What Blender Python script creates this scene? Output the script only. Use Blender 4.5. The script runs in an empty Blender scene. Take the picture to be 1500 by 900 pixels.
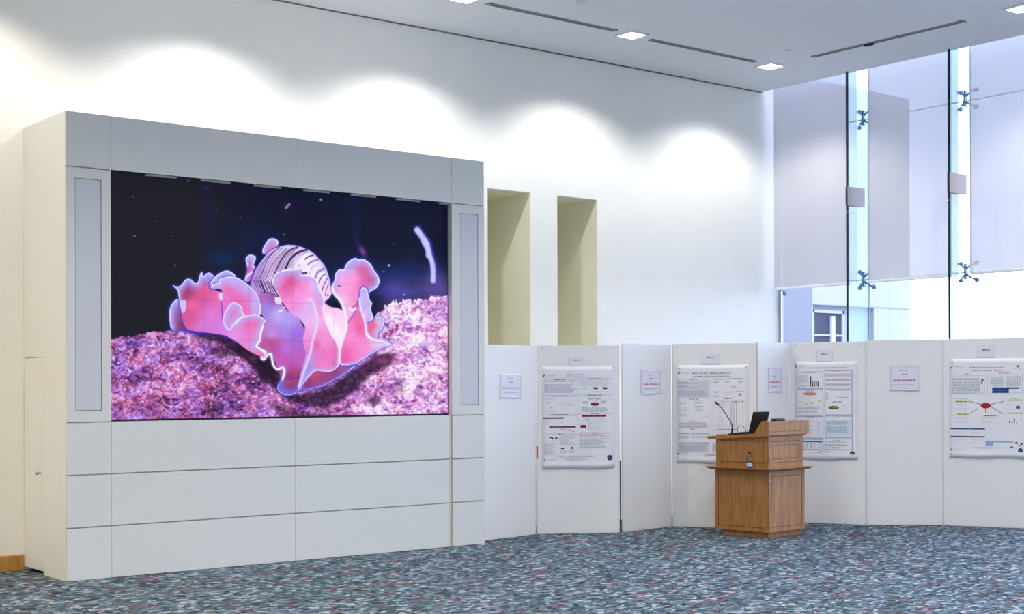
import bpy, math, random
import numpy as np
from mathutils import Vector, Matrix

SC = bpy.context.scene
COL = SC.collection
PI = math.pi
random.seed(7)
RNG = np.random.RandomState(11)

# ------------------------------------------------------------------ materials
def srgb(r, g, b):
    def f(c):
        c = c / 255.0
        return c / 12.92 if c <= 0.04045 else ((c + 0.055) / 1.055) ** 2.4
    return (f(r), f(g), f(b), 1.0)

def new_mat(name):
    m = bpy.data.materials.new(name)
    m.use_nodes = True
    nt = m.node_tree
    nt.nodes.clear()
    out = nt.nodes.new('ShaderNodeOutputMaterial')
    return m, nt, out

def paint(name, col, rough=0.6, var=0.03, scale=6.0, bump=0.02, bscale=180.0, metal=0.0, spec=0.3):
    """a plain surface with a faint procedural unevenness"""
    m, nt, out = new_mat(name)
    N = nt.nodes.new
    b = N('ShaderNodeBsdfPrincipled')
    b.inputs['Roughness'].default_value = rough
    b.inputs['Metallic'].default_value = metal
    b.inputs['Specular IOR Level'].default_value = spec
    tc = N('ShaderNodeTexCoord')
    no = N('ShaderNodeTexNoise'); no.inputs['Scale'].default_value = scale; no.inputs['Detail'].default_value = 3
    nt.links.new(tc.outputs['Object'], no.inputs['Vector'])
    mx = N('ShaderNodeMix'); mx.data_type = 'RGBA'
    c = Vector(col[:3])
    mx.inputs['A'].default_value = (*[max(0, x * (1 - var)) for x in c], 1)
    mx.inputs['B'].default_value = (*[min(1, x * (1 + var)) for x in c], 1)
    nt.links.new(no.outputs['Fac'], mx.inputs['Factor'])
    nt.links.new(mx.outputs['Result'], b.inputs['Base Color'])
    if bump > 0:
        n2 = N('ShaderNodeTexNoise'); n2.inputs['Scale'].default_value = bscale
        nt.links.new(tc.outputs['Object'], n2.inputs['Vector'])
        bp = N('ShaderNodeBump'); bp.inputs['Strength'].default_value = bump; bp.inputs['Distance'].default_value = 0.004
        nt.links.new(n2.outputs['Fac'], bp.inputs['Height'])
        nt.links.new(bp.outputs['Normal'], b.inputs['Normal'])
    nt.links.new(b.outputs['BSDF'], out.inputs['Surface'])
    return m

def wood(name, c1, c2, rough=0.42):
    m, nt, out = new_mat(name)
    N = nt.nodes.new
    b = N('ShaderNodeBsdfPrincipled'); b.inputs['Roughness'].default_value = rough
    b.inputs['Specular IOR Level'].default_value = 0.3
    tc = N('ShaderNodeTexCoord')
    mp = N('ShaderNodeMapping'); mp.inputs['Scale'].default_value = (14, 14, 1.6)
    nt.links.new(tc.outputs['Object'], mp.inputs['Vector'])
    no = N('ShaderNodeTexNoise'); no.inputs['Scale'].default_value = 2.2; no.inputs['Detail'].default_value = 6
    no.inputs['Distortion'].default_value = 0.9
    nt.links.new(mp.outputs['Vector'], no.inputs['Vector'])
    cr = N('ShaderNodeValToRGB')
    cr.color_ramp.elements[0].position = 0.3; cr.color_ramp.elements[0].color = c1
    cr.color_ramp.elements[1].position = 0.72; cr.color_ramp.elements[1].color = c2
    nt.links.new(no.outputs['Fac'], cr.inputs['Fac'])
    mp2 = N('ShaderNodeMapping'); mp2.inputs['Scale'].default_value = (160, 160, 9)
    nt.links.new(tc.outputs['Object'], mp2.inputs['Vector'])
    n2 = N('ShaderNodeTexNoise'); n2.inputs['Scale'].default_value = 1.0
    nt.links.new(mp2.outputs['Vector'], n2.inputs['Vector'])
    mx = N('ShaderNodeMix'); mx.data_type = 'RGBA'; mx.blend_type = 'MULTIPLY'; mx.inputs['Factor'].default_value = 0.45
    nt.links.new(cr.outputs['Color'], mx.inputs['A']); nt.links.new(n2.outputs['Color'], mx.inputs['B'])
    mg = N('ShaderNodeMapRange'); mg.inputs['To Min'].default_value = 0.75; mg.inputs['To Max'].default_value = 1.25
    nt.links.new(n2.outputs['Fac'], mg.inputs['Value'])
    nt.links.new(mg.outputs['Result'], mx.inputs['B'])
    nt.links.new(mx.outputs['Result'], b.inputs['Base Color'])
    nt.links.new(b.outputs['BSDF'], out.inputs['Surface'])
    return m

def emit(name, col, strength):
    m, nt, out = new_mat(name)
    e = nt.nodes.new('ShaderNodeEmission')
    e.inputs['Color'].default_value = col; e.inputs['Strength'].default_value = strength
    nt.links.new(e.outputs['Emission'], out.inputs['Surface'])
    return m

def clear_glass(name, tint, gloss=0.06):
    """thin architectural glass: tinted straight-through view with a weak reflection"""
    m, nt, out = new_mat(name)
    N = nt.nodes.new
    t = N('ShaderNodeBsdfTransparent'); t.inputs['Color'].default_value = tint
    g = N('ShaderNodeBsdfGlossy'); g.inputs['Roughness'].default_value = 0.03
    fr = N('ShaderNodeFresnel'); fr.inputs['IOR'].default_value = 1.35
    mu = N('ShaderNodeMath'); mu.operation = 'MULTIPLY'; mu.inputs[1].default_value = gloss / 0.06
    nt.links.new(fr.outputs['Fac'], mu.inputs[0])
    mu.use_clamp = True
    mx = N('ShaderNodeMixShader')
    nt.links.new(mu.outputs['Value'], mx.inputs['Fac'])
    nt.links.new(t.outputs['BSDF'], mx.inputs[1]); nt.links.new(g.outputs['BSDF'], mx.inputs[2])
    nt.links.new(mx.outputs['Shader'], out.inputs['Surface'])
    return m

def blind_mat():
    m, nt, out = new_mat('screen_fabric')
    N = nt.nodes.new
    tc = N('ShaderNodeTexCoord')
    no = N('ShaderNodeTexNoise'); no.inputs['Scale'].default_value = 300
    nt.links.new(tc.outputs['Object'], no.inputs['Vector'])
    mg = N('ShaderNodeMapRange'); mg.inputs['To Min'].default_value = 0.92; mg.inputs['To Max'].default_value = 1.05
    nt.links.new(no.outputs['Fac'], mg.inputs['Value'])
    mc = N('ShaderNodeMix'); mc.data_type = 'RGBA'; mc.blend_type = 'MULTIPLY'; mc.inputs['Factor'].default_value = 1
    mc.inputs['A'].default_value = (0.66, 0.63, 0.60, 1)
    nt.links.new(mg.outputs['Result'], mc.inputs['B'])
    d = N('ShaderNodeBsdfDiffuse'); nt.links.new(mc.outputs['Result'], d.inputs['Color'])
    t = N('ShaderNodeBsdfTranslucent'); t.inputs['Color'].default_value = (0.50, 0.50, 0.52, 1)
    a = N('ShaderNodeMixShader'); a.inputs['Fac'].default_value = 0.19
    nt.links.new(d.outputs['BSDF'], a.inputs[1]); nt.links.new(t.outputs['BSDF'], a.inputs[2])
    tr = N('ShaderNodeBsdfTransparent'); tr.inputs['Color'].default_value = (0.86, 0.88, 0.97, 1)
    b = N('ShaderNodeMixShader'); b.inputs['Fac'].default_value = 0.062
    nt.links.new(a.outputs['Shader'], b.inputs[1]); nt.links.new(tr.outputs['BSDF'], b.inputs[2])
    nt.links.new(b.outputs['Shader'], out.inputs['Surface'])
    return m

def carpet_mat():
    m, nt, out = new_mat('patterned_carpet')
    N = nt.nodes.new; L = nt.links.new
    b = N('ShaderNodeBsdfPrincipled'); b.inputs['Roughness'].default_value = 0.95
    b.inputs['Specular IOR Level'].default_value = 0.05
    tc = N('ShaderNodeTexCoord')
    # warp so the flecks become short crooked strokes
    w = N('ShaderNodeTexNoise'); w.inputs['Scale'].default_value = 14; w.inputs['Detail'].default_value = 2
    L(tc.outputs['Object'], w.inputs['Vector'])
    sb = N('ShaderNodeVectorMath'); sb.operation = 'SUBTRACT'; sb.inputs[1].default_value = (.5, .5, .5)
    L(w.outputs['Color'], sb.inputs[0])
    sc = N('ShaderNodeVectorMath'); sc.operation = 'SCALE'; sc.inputs['Scale'].default_value = 0.10
    L(sb.outputs['Vector'], sc.inputs[0])
    ad = N('ShaderNodeVectorMath'); ad.operation = 'ADD'
    L(tc.outputs['Object'], ad.inputs[0]); L(sc.outputs['Vector'], ad.inputs[1])
    mp = N('ShaderNodeMapping'); mp.inputs['Rotation'].default_value = (0, 0, math.radians(-38)); mp.inputs['Scale'].default_value = (21.0, 44.0, 1)
    L(ad.outputs['Vector'], mp.inputs['Vector'])
    v = N('ShaderNodeTexVoronoi'); v.inputs['Scale'].default_value = 1.0; v.voronoi_dimensions = '2D'
    L(mp.outputs['Vector'], v.inputs['Vector'])
    sep = N('ShaderNodeSeparateColor'); L(v.outputs['Color'], sep.inputs['Color'])
    cr = N('ShaderNodeValToRGB'); cr.color_ramp.interpolation = 'CONSTANT'
    stops = [(0.0, (46, 58, 65)), (0.14, (78, 94, 104)), (0.34, (122, 138, 150)), (0.46, (60, 86, 91)),
             (0.56, (93, 107, 118)), (0.74, (154, 170, 180)), (0.84, (62, 70, 78)), (0.92, (104, 118, 138))]
    els = cr.color_ramp.elements
    els[0].position = 0.0; els[0].color = srgb(*stops[0][1])
    els[1].position = stops[1][0]; els[1].color = srgb(*stops[1][1])
    for p, c in stops[2:]:
        e = els.new(p); e.color = srgb(*c)
    L(sep.outputs['Red'], cr.inputs['Fac'])
    # rust coloured flecks gathered in loose groups
    ln = N('ShaderNodeTexNoise'); ln.inputs['Scale'].default_value = 2.6; ln.inputs['Detail'].default_value = 1
    L(tc.outputs['Object'], ln.inputs['Vector'])
    th = N('ShaderNodeMapRange'); th.inputs['From Min'].default_value = 0.42; th.inputs['From Max'].default_value = 0.72
    th.inputs['To Min'].default_value = 0.0; th.inputs['To Max'].default_value = 0.18
    L(ln.outputs['Fac'], th.inputs['Value'])
    lt = N('ShaderNodeMath'); lt.operation = 'LESS_THAN'
    L(sep.outputs['Green'], lt.inputs[0]); L(th.outputs['Result'], lt.inputs[1])
    mx = N('ShaderNodeMix'); mx.data_type = 'RGBA'
    mx.inputs['B'].default_value = srgb(122, 74, 78)
    L(lt.outputs['Value'], mx.inputs['Factor']); L(cr.outputs['Color'], mx.inputs['A'])
    # dark seams between the flecks
    v2 = N('ShaderNodeTexVoronoi'); v2.feature = 'DISTANCE_TO_EDGE'; v2.voronoi_dimensions = '2D'
    L(mp.outputs['Vector'], v2.inputs['Vector']); v2.inputs['Scale'].default_value = 1.0
    e2 = N('ShaderNodeMapRange'); e2.inputs['From Min'].default_value = 0.0; e2.inputs['From Max'].default_value = 0.10
    e2.inputs['To Min'].default_value = 0.66; e2.inputs['To Max'].default_value = 1.0
    L(v2.outputs['Distance'], e2.inputs['Value'])
    m2 = N('ShaderNodeMix'); m2.data_type = 'RGBA'; m2.blend_type = 'MULTIPLY'; m2.inputs['Factor'].default_value = 1
    L(mx.outputs['Result'], m2.inputs['A']); L(e2.outputs['Result'], m2.inputs['B'])
    L(m2.outputs['Result'], b.inputs['Base Color'])
    fb = N('ShaderNodeTexNoise'); fb.inputs['Scale'].default_value = 260
    L(tc.outputs['Object'], fb.inputs['Vector'])
    bp = N('ShaderNodeBump'); bp.inputs['Strength'].default_value = 0.4; bp.inputs['Distance'].default_value = 0.006
    L(fb.outputs['Fac'], bp.inputs['Height']); L(bp.outputs['Normal'], b.inputs['Normal'])
    L(b.outputs['BSDF'], out.inputs['Surface'])
    return m

def grille_mat():
    m, nt, out = new_mat('speaker_cloth')
    N = nt.nodes.new; L = nt.links.new
    b = N('ShaderNodeBsdfPrincipled'); b.inputs['Roughness'].default_value = 0.8
    tc = N('ShaderNodeTexCoord')
    v = N('ShaderNodeTexVoronoi'); v.inputs['Scale'].default_value = 180; v.inputs['Randomness'].default_value = 0.0
    L(tc.outputs['Object'], v.inputs['Vector'])
    cr = N('ShaderNodeValToRGB')
    cr.color_ramp.elements[0].position = 0.22; cr.color_ramp.elements[0].color = (0.36, 0.37, 0.41, 1)
    cr.color_ramp.elements[1].position = 0.34; cr.color_ramp.elements[1].color = (0.62, 0.63, 0.68, 1)
    L(v.outputs['Distance'], cr.inputs['Fac']); L(cr.outputs['Color'], b.inputs['Base Color'])
    L(b.outputs['BSDF'], out.inputs['Surface'])
    return m

M = {}
M['wall'] = paint('white_wall_paint', (0.91, 0.90, 0.845, 1), 0.75)
M['ceiling'] = paint('white_ceiling_paint', (0.86, 0.86, 0.86, 1), 0.85)
M['niche'] = paint('beige_niche_paint', (0.93, 0.90, 0.72, 1), 0.8)
M['panel'] = paint('grey_white_lacquer', (0.70, 0.705, 0.675, 1), 0.45, var=0.015)
M['side'] = paint('cream_white_lacquer', (0.82, 0.825, 0.81, 1), 0.5, var=0.015)
M['core'] = paint('shadow_gap_board', (0.60, 0.60, 0.57, 1), 0.8)
M['groove'] = paint('beige_joint_strip', (0.62, 0.59, 0.47, 1), 0.7)
M['grille'] = grille_mat()
M['black'] = paint('black_plastic', (0.012, 0.012, 0.014, 1), 0.4)
M['bezel'] = paint('black_bezel', (0.006, 0.006, 0.010, 1), 0.5)
M['dark'] = paint('dark_slot', (0.035, 0.035, 0.035, 1), 0.8)
M['slotgrey'] = paint('slot_aluminium', (0.33, 0.35, 0.35, 1), 0.5)
M['metal'] = paint('brushed_metal', (0.55, 0.56, 0.58, 1), 0.35, metal=0.9)
M['bluemetal'] = paint('spider_steel', (0.20, 0.28, 0.40, 1), 0.35, metal=0.6)
M['clip'] = paint('grey_bracket', (0.42, 0.42, 0.38, 1), 0.5)
M['board'] = paint('white_board_laminate', (0.83, 0.83, 0.835, 1), 0.5, var=0.012, scale=2)
M['boardedge'] = paint('beige_edge_strip', (0.72, 0.69, 0.63, 1), 0.5)
M['paper'] = paint('white_paper', (0.82, 0.83, 0.88, 1), 0.55, var=0.01, bump=0.0)
M['tagpaper'] = paint('pale_blue_paper', (0.77, 0.78, 0.87, 1), 0.6, var=0.01, bump=0.0)
M['wood'] = wood('light_oak', srgb(140, 94, 48), srgb(176, 126, 72))
M['wood_lit'] = wood('light_oak_front_lit', srgb(148, 104, 62), srgb(182, 136, 90))  # lighter copy of the oak; daylight on the front put into its colour
M['inlay'] = paint('dark_wood_groove', srgb(122, 80, 44), 0.6)
M['skirting'] = wood('skirting_wood', srgb(168, 120, 60), srgb(200, 152, 88))
M['carpet'] = carpet_mat()
M['blind'] = blind_mat()
M['hem'] = paint('white_hem_bar', (0.85, 0.86, 0.90, 1), 0.4)
M['glass'] = clear_glass('window_glass', (0.96, 0.98, 1.0, 1))
M['fin'] = clear_glass('fin_glass', (0.83, 0.925, 0.94, 1), 0.008)
M['finedge'] = paint('green_glass_edge', (0.006, 0.03, 0.035, 1), 0.2)
M['splice'] = paint('bronze_grey_plate', (0.52, 0.47, 0.45, 1), 0.6)
M['lamp'] = emit('lit_lens', (1.0, 0.985, 0.97, 1), 9.0)
M['trimwhite'] = paint('white_trim', (0.82, 0.82, 0.84, 1), 0.5)
M['mullion'] = paint('grey_mullion', (0.34, 0.36, 0.38, 1), 0.5)
M['concrete'] = paint('pale_render', (0.36, 0.36, 0.355, 1), 0.85, scale=1.0)
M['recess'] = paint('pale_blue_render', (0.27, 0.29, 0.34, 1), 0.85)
M['pane'] = paint('dark_pane', (0.035, 0.038, 0.06, 1), 0.5, spec=0.1)
M['paving'] = paint('pale_paving', (0.38, 0.37, 0.36, 1), 0.9)
M['red'] = paint('red_tape', (0.70, 0.07, 0.06, 1), 0.5)
M['bottle'] = clear_glass('clear_plastic', (0.95, 0.965, 0.975, 1), 0.05)
M['water'] = clear_glass('water', (0.80, 0.88, 0.93, 1), 0.08)
M['label'] = paint('pale_blue_label', (0.42, 0.60, 0.80, 1), 0.5)
M['cap'] = paint('dark_cap', (0.05, 0.02, 0.03, 1), 0.4)
M['screenblue'] = paint('dim_laptop_screen', (0.030, 0.036, 0.075, 1), 0.25)
INK = {}
def ink(r, g, b):
    k = (r, g, b)
    if k not in INK:
        INK[k] = paint('ink_%02x%02x%02x' % k, srgb(r, g, b), 0.5, var=0.02, bump=0)
    return INK[k]

# ------------------------------------------------------------------ mesh helper
class MB:
    def __init__(s): s.v = []; s.f = []; s.m = []; s.mats = []; s.sm = []
    def mi(s, m):
        if m not in s.mats: s.mats.append(m)
        return s.mats.index(m)
    def add(s, verts, faces, m, smooth=False, T=None):
        o = len(s.v)
        s.v += [tuple(T @ Vector(p)) if T else tuple(p) for p in verts]
        k = s.mi(m)
        for f in faces: s.f.append([i + o for i in f]); s.m.append(k); s.sm.append(smooth)
        return s
    def box(s, x0, x1, y0, y1, z0, z1, m, bev=0.0, T=None):
        if bev <= 0:
            V = [(x, y, z) for z in (z0, z1) for y in (y0, y1) for x in (x0, x1)]
            F = [(0, 2, 3, 1), (4, 5, 7, 6), (0, 1, 5, 4), (2, 6, 7, 3), (0, 4, 6, 2), (1, 3, 7, 5)]
            return s.add(V, F, m, T=T)
        b = min(bev, (x1 - x0) * .49, (y1 - y0) * .49, (z1 - z0) * .49)
        V = []; idx = {}
        for a, x in ((0, x0), (1, x1)):
            for c, y in ((0, y0), (1, y1)):
                for d, z in ((0, z0), (1, z1)):
                    sx = b if a == 0 else -b; sy = b if c == 0 else -b; sz = b if d == 0 else -b
                    idx[a, c, d, 'x'] = len(V); V.append((x, y + sy, z + sz))
                    idx[a, c, d, 'y'] = len(V); V.append((x + sx, y, z + sz))
                    idx[a, c, d, 'z'] = len(V); V.append((x + sx, y + sy, z))
        F = []
        for a in (0, 1):
            q = [idx[a, 0, 0, 'x'], idx[a, 1, 0, 'x'], idx[a, 1, 1, 'x'], idx[a, 0, 1, 'x']]; F.append(q if a else q[::-1])
            q = [idx[0, a, 0, 'y'], idx[0, a, 1, 'y'], idx[1, a, 1, 'y'], idx[1, a, 0, 'y']]; F.append(q if a else q[::-1])
            q = [idx[0, 0, a, 'z'], idx[1, 0, a, 'z'], idx[1, 1, a, 'z'], idx[0, 1, a, 'z']]; F.append(q if a else q[::-1])
        for a in (0, 1):
            for c in (0, 1):
                F.append([idx[a, c, 0, 'x'], idx[a, c, 1, 'x'], idx[a, c, 1, 'y'], idx[a, c, 0, 'y']])
                F.append([idx[a, 0, c, 'x'], idx[a, 1, c, 'x'], idx[a, 1, c, 'z'], idx[a, 0, c, 'z']])
                F.append([idx[0, a, c, 'y'], idx[1, a, c, 'y'], idx[1, a, c, 'z'], idx[0, a, c, 'z']])
                for d in (0, 1): F.append([idx[a, c, d, 'x'], idx[a, c, d, 'y'], idx[a, c, d, 'z']])
        return s.add(V, F, m, T=T)
    def prism(s, poly, axis, a0, a1, m, T=None):
        """extrude a 2D outline; axis 'x': poly=(y,z), 'y': (x,z), 'z': (x,y)"""
        n = len(poly)
        def P(p, a): return {'x': (a, p[0], p[1]), 'y': (p[0], a, p[1]), 'z': (p[0], p[1], a)}[axis]
        V = [P(p, a0) for p in poly] + [P(p, a1) for p in poly]
        F = [list(range(n))[::-1], list(range(n, 2 * n))] + [[i, (i + 1) % n, n + (i + 1) % n, n + i] for i in range(n)]
        return s.add(V, F, m, T=T)
    def tube(s, pts, r, m, n=10, caps=True):
        pts = [Vector(p) for p in pts]
        rs = r if isinstance(r, (list, tuple)) else [r] * len(pts)
        V = []; F = []
        up = None
        for i, p in enumerate(pts):
            t = (pts[min(i + 1, len(pts) - 1)] - pts[max(i - 1, 0)]).normalized()
            if up is None:
                up = Vector((0, 0, 1)) if abs(t.z) < .9 else Vector((1, 0, 0))
            a = t.cross(up).normalized(); b = a.cross(t).normalized(); up = b
            for k in range(n):
                an = 2 * PI * k / n
                V.append(p + (a * math.cos(an) + b * math.sin(an)) * rs[i])
        for i in range(len(pts) - 1):
            for k in range(n):
                F.append([i * n + k, i * n + (k + 1) % n, (i + 1) * n + (k + 1) % n, (i + 1) * n + k])
        if caps:
            F.append(list(range(n))); F.append([(len(pts) - 1) * n + k for k in range(n)][::-1])
        return s.add(V, F, m, True)
    def lathe(s, prof, m, n=20, c=(0, 0, 0), T=None):
        V = []; F = []
        for r, z in prof:
            for k in range(n):
                a = 2 * PI * k / n
                V.append((c[0] + r * math.cos(a), c[1] + r * math.sin(a), c[2] + z))
        for i in range(len(prof) - 1):
            for k in range(n):
                F.append([i * n + k, i * n + (k + 1) % n, (i + 1) * n + (k + 1) % n, (i + 1) * n + k])
        F.append(list(range(n))[::-1]); F.append([(len(prof) - 1) * n + k for k in range(n)])
        return s.add(V, F, m, True, T=T)
    def pieces(s):
        """the same geometry as one builder per far-apart piece"""
        par = list(range(len(s.v)))
        def find(a):
            while par[a] != a: par[a] = par[par[a]]; a = par[a]
            return a
        for f in s.f:
            r = find(f[0])
            for i in f[1:]: par[find(i)] = r
        roots = sorted({find(i) for i in range(len(s.v))}); ix = {r: k for k, r in enumerate(roots)}
        isl = np.array([ix[find(i)] for i in range(len(s.v))]); P = np.array(s.v, float); k = len(roots)
        lo = np.full((k, 3), 1e9); hi = np.full((k, 3), -1e9)
        np.minimum.at(lo, isl, P); np.maximum.at(hi, isl, P)
        size = (hi - lo).max(1)
        gap = np.maximum(0, np.maximum(lo[:, None] - hi[None], lo[None] - hi[:, None]))
        near = np.sqrt((gap ** 2).sum(2)) <= np.maximum(.018, .40 * np.maximum(size[:, None], size[None]))
        lab = -np.ones(k, int); n = 0
        for i in range(k):
            if lab[i] >= 0: continue
            st = [i]; lab[i] = n
            while st:
                a = st.pop()
                for b in np.nonzero(near[a] & (lab < 0))[0]: lab[b] = n; st.append(int(b))
            n += 1
        out = []
        for c in range(n):
            q = MB(); mp = {}
            for f, m, g in zip(s.f, s.m, s.sm):
                if lab[isl[f[0]]] != c: continue
                for i in f:
                    if i not in mp: mp[i] = len(q.v); q.v.append(s.v[i])
                q.f.append([mp[i] for i in f]); q.m.append(q.mi(s.mats[m])); q.sm.append(g)
            out.append(q)
        return out
    def build(s, name, parent=None, loc=None, rz=None, fix=True):
        me = bpy.data.meshes.new(name)
        me.from_pydata([tuple(p) for p in s.v], [], s.f)
        for m in s.mats: me.materials.append(m)
        me.polygons.foreach_set('material_index', s.m)
        me.polygons.foreach_set('use_smooth', s.sm)
        me.update()
        if fix:
            import bmesh
            bm = bmesh.new(); bm.from_mesh(me)
            bmesh.ops.recalc_face_normals(bm, faces=bm.faces)
            bm.to_mesh(me); bm.free()
        o = bpy.data.objects.new(name, me)
        COL.objects.link(o)
        if parent: o.parent = parent
        if loc is not None: o.location = loc
        if rz is not None: o.rotation_euler = (0, 0, rz)
        return o

def tag(o, label=None, cat=None, group=None, kind=None):
    if label: o['label'] = label
    if cat: o['category'] = cat
    if group: o['group'] = group
    if kind: o['kind'] = kind
    return o

def thing(name, label, cat, loc=(0, 0, 0), rz=0.0, group=None):
    o = bpy.data.objects.new(name, None); COL.objects.link(o)
    o.empty_display_size = 0.1
    o.location = loc; o.rotation_euler = (0, 0, rz)
    return tag(o, label, cat, group)

def copy_tree(o, parent=None):
    c = o.copy(); COL.objects.link(c)
    if parent: c.parent = parent
    for ch in list(o.children): copy_tree(ch, c)
    return c

def text_geo(body, size, bold=0.0, align='LEFT'):
    cu = bpy.data.curves.new('lettering', 'FONT')
    cu.body = body; cu.size = size; cu.offset = bold; cu.resolution_u = 2
    cu.align_x = align
    o = bpy.data.objects.new('lettering', cu); COL.objects.link(o)
    bpy.context.view_layer.update()
    dg = bpy.context.evaluated_depsgraph_get()
    me = o.evaluated_get(dg).to_mesh()
    V = [tuple(v.co) for v in me.vertices]; F = [list(p.vertices) for p in me.polygons]
    o.evaluated_get(dg).to_mesh_clear()
    bpy.data.objects.remove(o); bpy.data.curves.remove(cu)
    return V, F

# ------------------------------------------------------------------ room layout (metres)
# X runs along the screen wall, Y runs into it, Z is up; the camera stands near the origin
YW, ZC = 11.25, 4.98
XCE = 12.755            # edge of the ceiling beside the glass wall
XBL = 12.90             # blinds
XG = 13.06              # glass
XL, YB = -5.0, -6.0     # far ends of the hall behind the camera

# floor, ceiling
MB().box(XL, XG + .2, YB, YW + 1.0, -0.2, 0.0, M['carpet']).build('floor')['kind'] = 'structure'
MB().box(XL, XCE, YB, YW + .02, ZC, ZC + 0.35, M['ceiling']).build('ceiling')['kind'] = 'structure'
MB().box(XCE, XG + .3, YB, YW + .02, ZC + 1.0, ZC + 1.2, M['ceiling']).build('trim_1')['kind'] = 'structure'

MB().box(XL, XCE, YW - .010, YW - .0005, ZC - .012, ZC - .0005, paint('shadow_line', (0.16, 0.16, 0.15, 1), 0.8)).build('painted_shadow_strip')['kind'] = 'structure'  # dark strip painted in for the shade where wall meets ceiling
# screen wall with two deep niches
N1, N2 = (8.613, 9.175), (9.538, 10.108)
NT, NB, ND = 3.478, 0.5, 0.95
ZT = ZC + 1.2
w = MB()
def wslab(x0, x1, z0, z1): w.box(x0, x1, YW, YW + ND, z0, z1, M['wall'])
wslab(XL, N1[0], 0, ZT); wslab(N1[1], N2[0], 0, ZT); wslab(N2[1], XG, 0, ZT)
for a, b in (N1, N2): wslab(a, b, 0, NB); wslab(a, b, NT, ZT)
w.box(XL, XG, YW + ND, YW + ND + .1, 0, ZT, M['wall'])
wall = w.build('wall_front'); wall['kind'] = 'structure'
for a, b in (N1, N2):
    n = MB(); t = .004
    n.box(a, a + t, YW + .002, YW + ND, NB, NT, M['niche']); n.box(b - t, b, YW + .002, YW + ND, NB, NT, M['niche'])
    n.box(a, b, YW + .002, YW + ND, NT - t, NT, M['niche']); n.box(a, b, YW + .002, YW + ND, NB, NB + t, M['niche'])
    n.box(a, b, YW + ND - t, YW + ND, NB, NT, M['niche'])
    n.build('niche_lining', wall)
MB().box(XL - .2, XL, YB, YW + 1, 0, ZT, M['wall']).build('wall_left')['kind'] = 'structure'
MB().box(XL, XG, YB - .2, YB, 0, ZT, M['wall']).build('wall_back')['kind'] = 'structure'
# skirting on the screen wall left of the screen housing
MB().prism([(YW, 0), (YW, .125), (YW - .012, .125), (YW - .018, .115), (YW - .018, 0)], 'x', XL, 3.90, M['skirting']).build('baseboard_front')['kind'] = 'structure'

# ------------------------------------------------------------------ glass wall
win = thing('window_1', None, None, (XG, 4, 0)); win['kind'] = 'structure'
def rel(mb, name): return mb.build(name, win, loc=(-XG, -4, 0))
g = MB()
finY = [9.925, 8.608] + [8.608 - 1.317 * k for k in range(1, 12)]
ys = [YW - .03] + finY
zj = [0.02, 0.82, 2.665, 4.495, ZC + 1.0]
for i in range(len(ys) - 1):
    for k in range(len(zj) - 1):
        g.box(XG, XG + .012, ys[i + 1] + .005, ys[i] - .005, zj[k] + .005, zj[k + 1] - .005, M['glass'])
rel(g, 'glass_panes')
g = MB(); g.box(XG - .012, XG + .05, YW - .03, YW, 0, ZC + 1.0, M['mullion']); rel(g, 'corner_mullion')
g = MB()
for z in (2.665, 4.495):
    g.box(XG + .001, XG + .011, ys[-1], ys[0], z - .005, z + .005, M['slotgrey'])
for y in finY: g.box(XG + .001, XG + .011, y - .005, y + .005, 0.02, ZC + 1.0, M['slotgrey'])
rel(g, 'sealant_joints')

def spider_half(mb, x, y, z, sides, m):
    """one point fitting: vertical hub plate, curved arms and round glass bolts"""
    mb.box(x - .10, x - .055, y - .012, y + .012, z - .085, z + .085, m, .006)
    for sy, sz in sides:
        pts = []
        for t in (0, .35, .7, 1):
            pts.append((x - .075 + .045 * t * t, y + sy * (.01 + .085 * t), z + sz * (.03 + .06 * t ** .8)))
        mb.tube(pts, [.011, .010, .009, .009], m, 8)
        e = pts[-1]
        R = Matrix.Translation((e[0], e[1], e[2])) @ Matrix.Rotation(PI / 2, 4, 'Y')
        mb.lathe([(.012, -.01), (.024, 0), (.026, .012), (.020, .028)], m, 14, T=R)

def fin(y, label):
    t = thing('glass_fin', label, 'glass fin', (XG, y, 0), 0, 'glass fins standing between the blinds')
    x0, x1 = -.39, -.008
    for z0, z1 in ((0.03, 3.40), (3.40, ZC + .95)):
        p = MB(); p.box(x0 + .012, x1, -.0095, .0095, z0 + .002, z1 - .002, M['fin'])
        p.build('glass_blade', t)
        e = MB(); e.box(x0, x0 + .0115, -.0125, .0125, z0 + .002, z1 - .002, M['finedge'])
        tag(e.build('polished_edge', t), 'dark green polished glass edge')
    s = MB()
    for sy in (-1, 1):
        s.box(x0 - .006, -.095, min(sy * .013, sy * .020), max(sy * .013, sy * .020), 3.475, 3.69, M['splice'], .002)
    sp = s.build('splice_plate', t); tag(sp, 'bronze grey metal splice plate')
    for z in (2.665, 4.495):
        h = MB(); spider_half(h, -.012, 0, z, ((1, 1), (1, -1), (-1, 1), (-1, -1)), M['bluemetal'])
        tag(h.build('spider_fitting', t), 'steel four armed spider fitting')
    return t
fin(finY[0], 'tall vertical glass fin nearer the room corner, between left and middle blinds')
fin(finY[1], 'tall vertical glass fin further from the corner, between middle and right blinds')
# single armed fitting on the corner mullion
h = MB()
h.tube([(XG - .02, YW - .035, 2.66), (XG - .03, YW - .065, 2.62), (XG - .012, YW - .095, 2.575)], .009, M['bluemetal'], 8)
h.lathe([(.012, -.01), (.024, 0), (.026, .012), (.018, .026)], M['bluemetal'], 14, T=Matrix.Translation((XG - .02, YW - .097, 2.57)) @ Matrix.Rotation(PI / 2, 4, 'Y'))
rel(h, 'corner_fitting')

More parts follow.
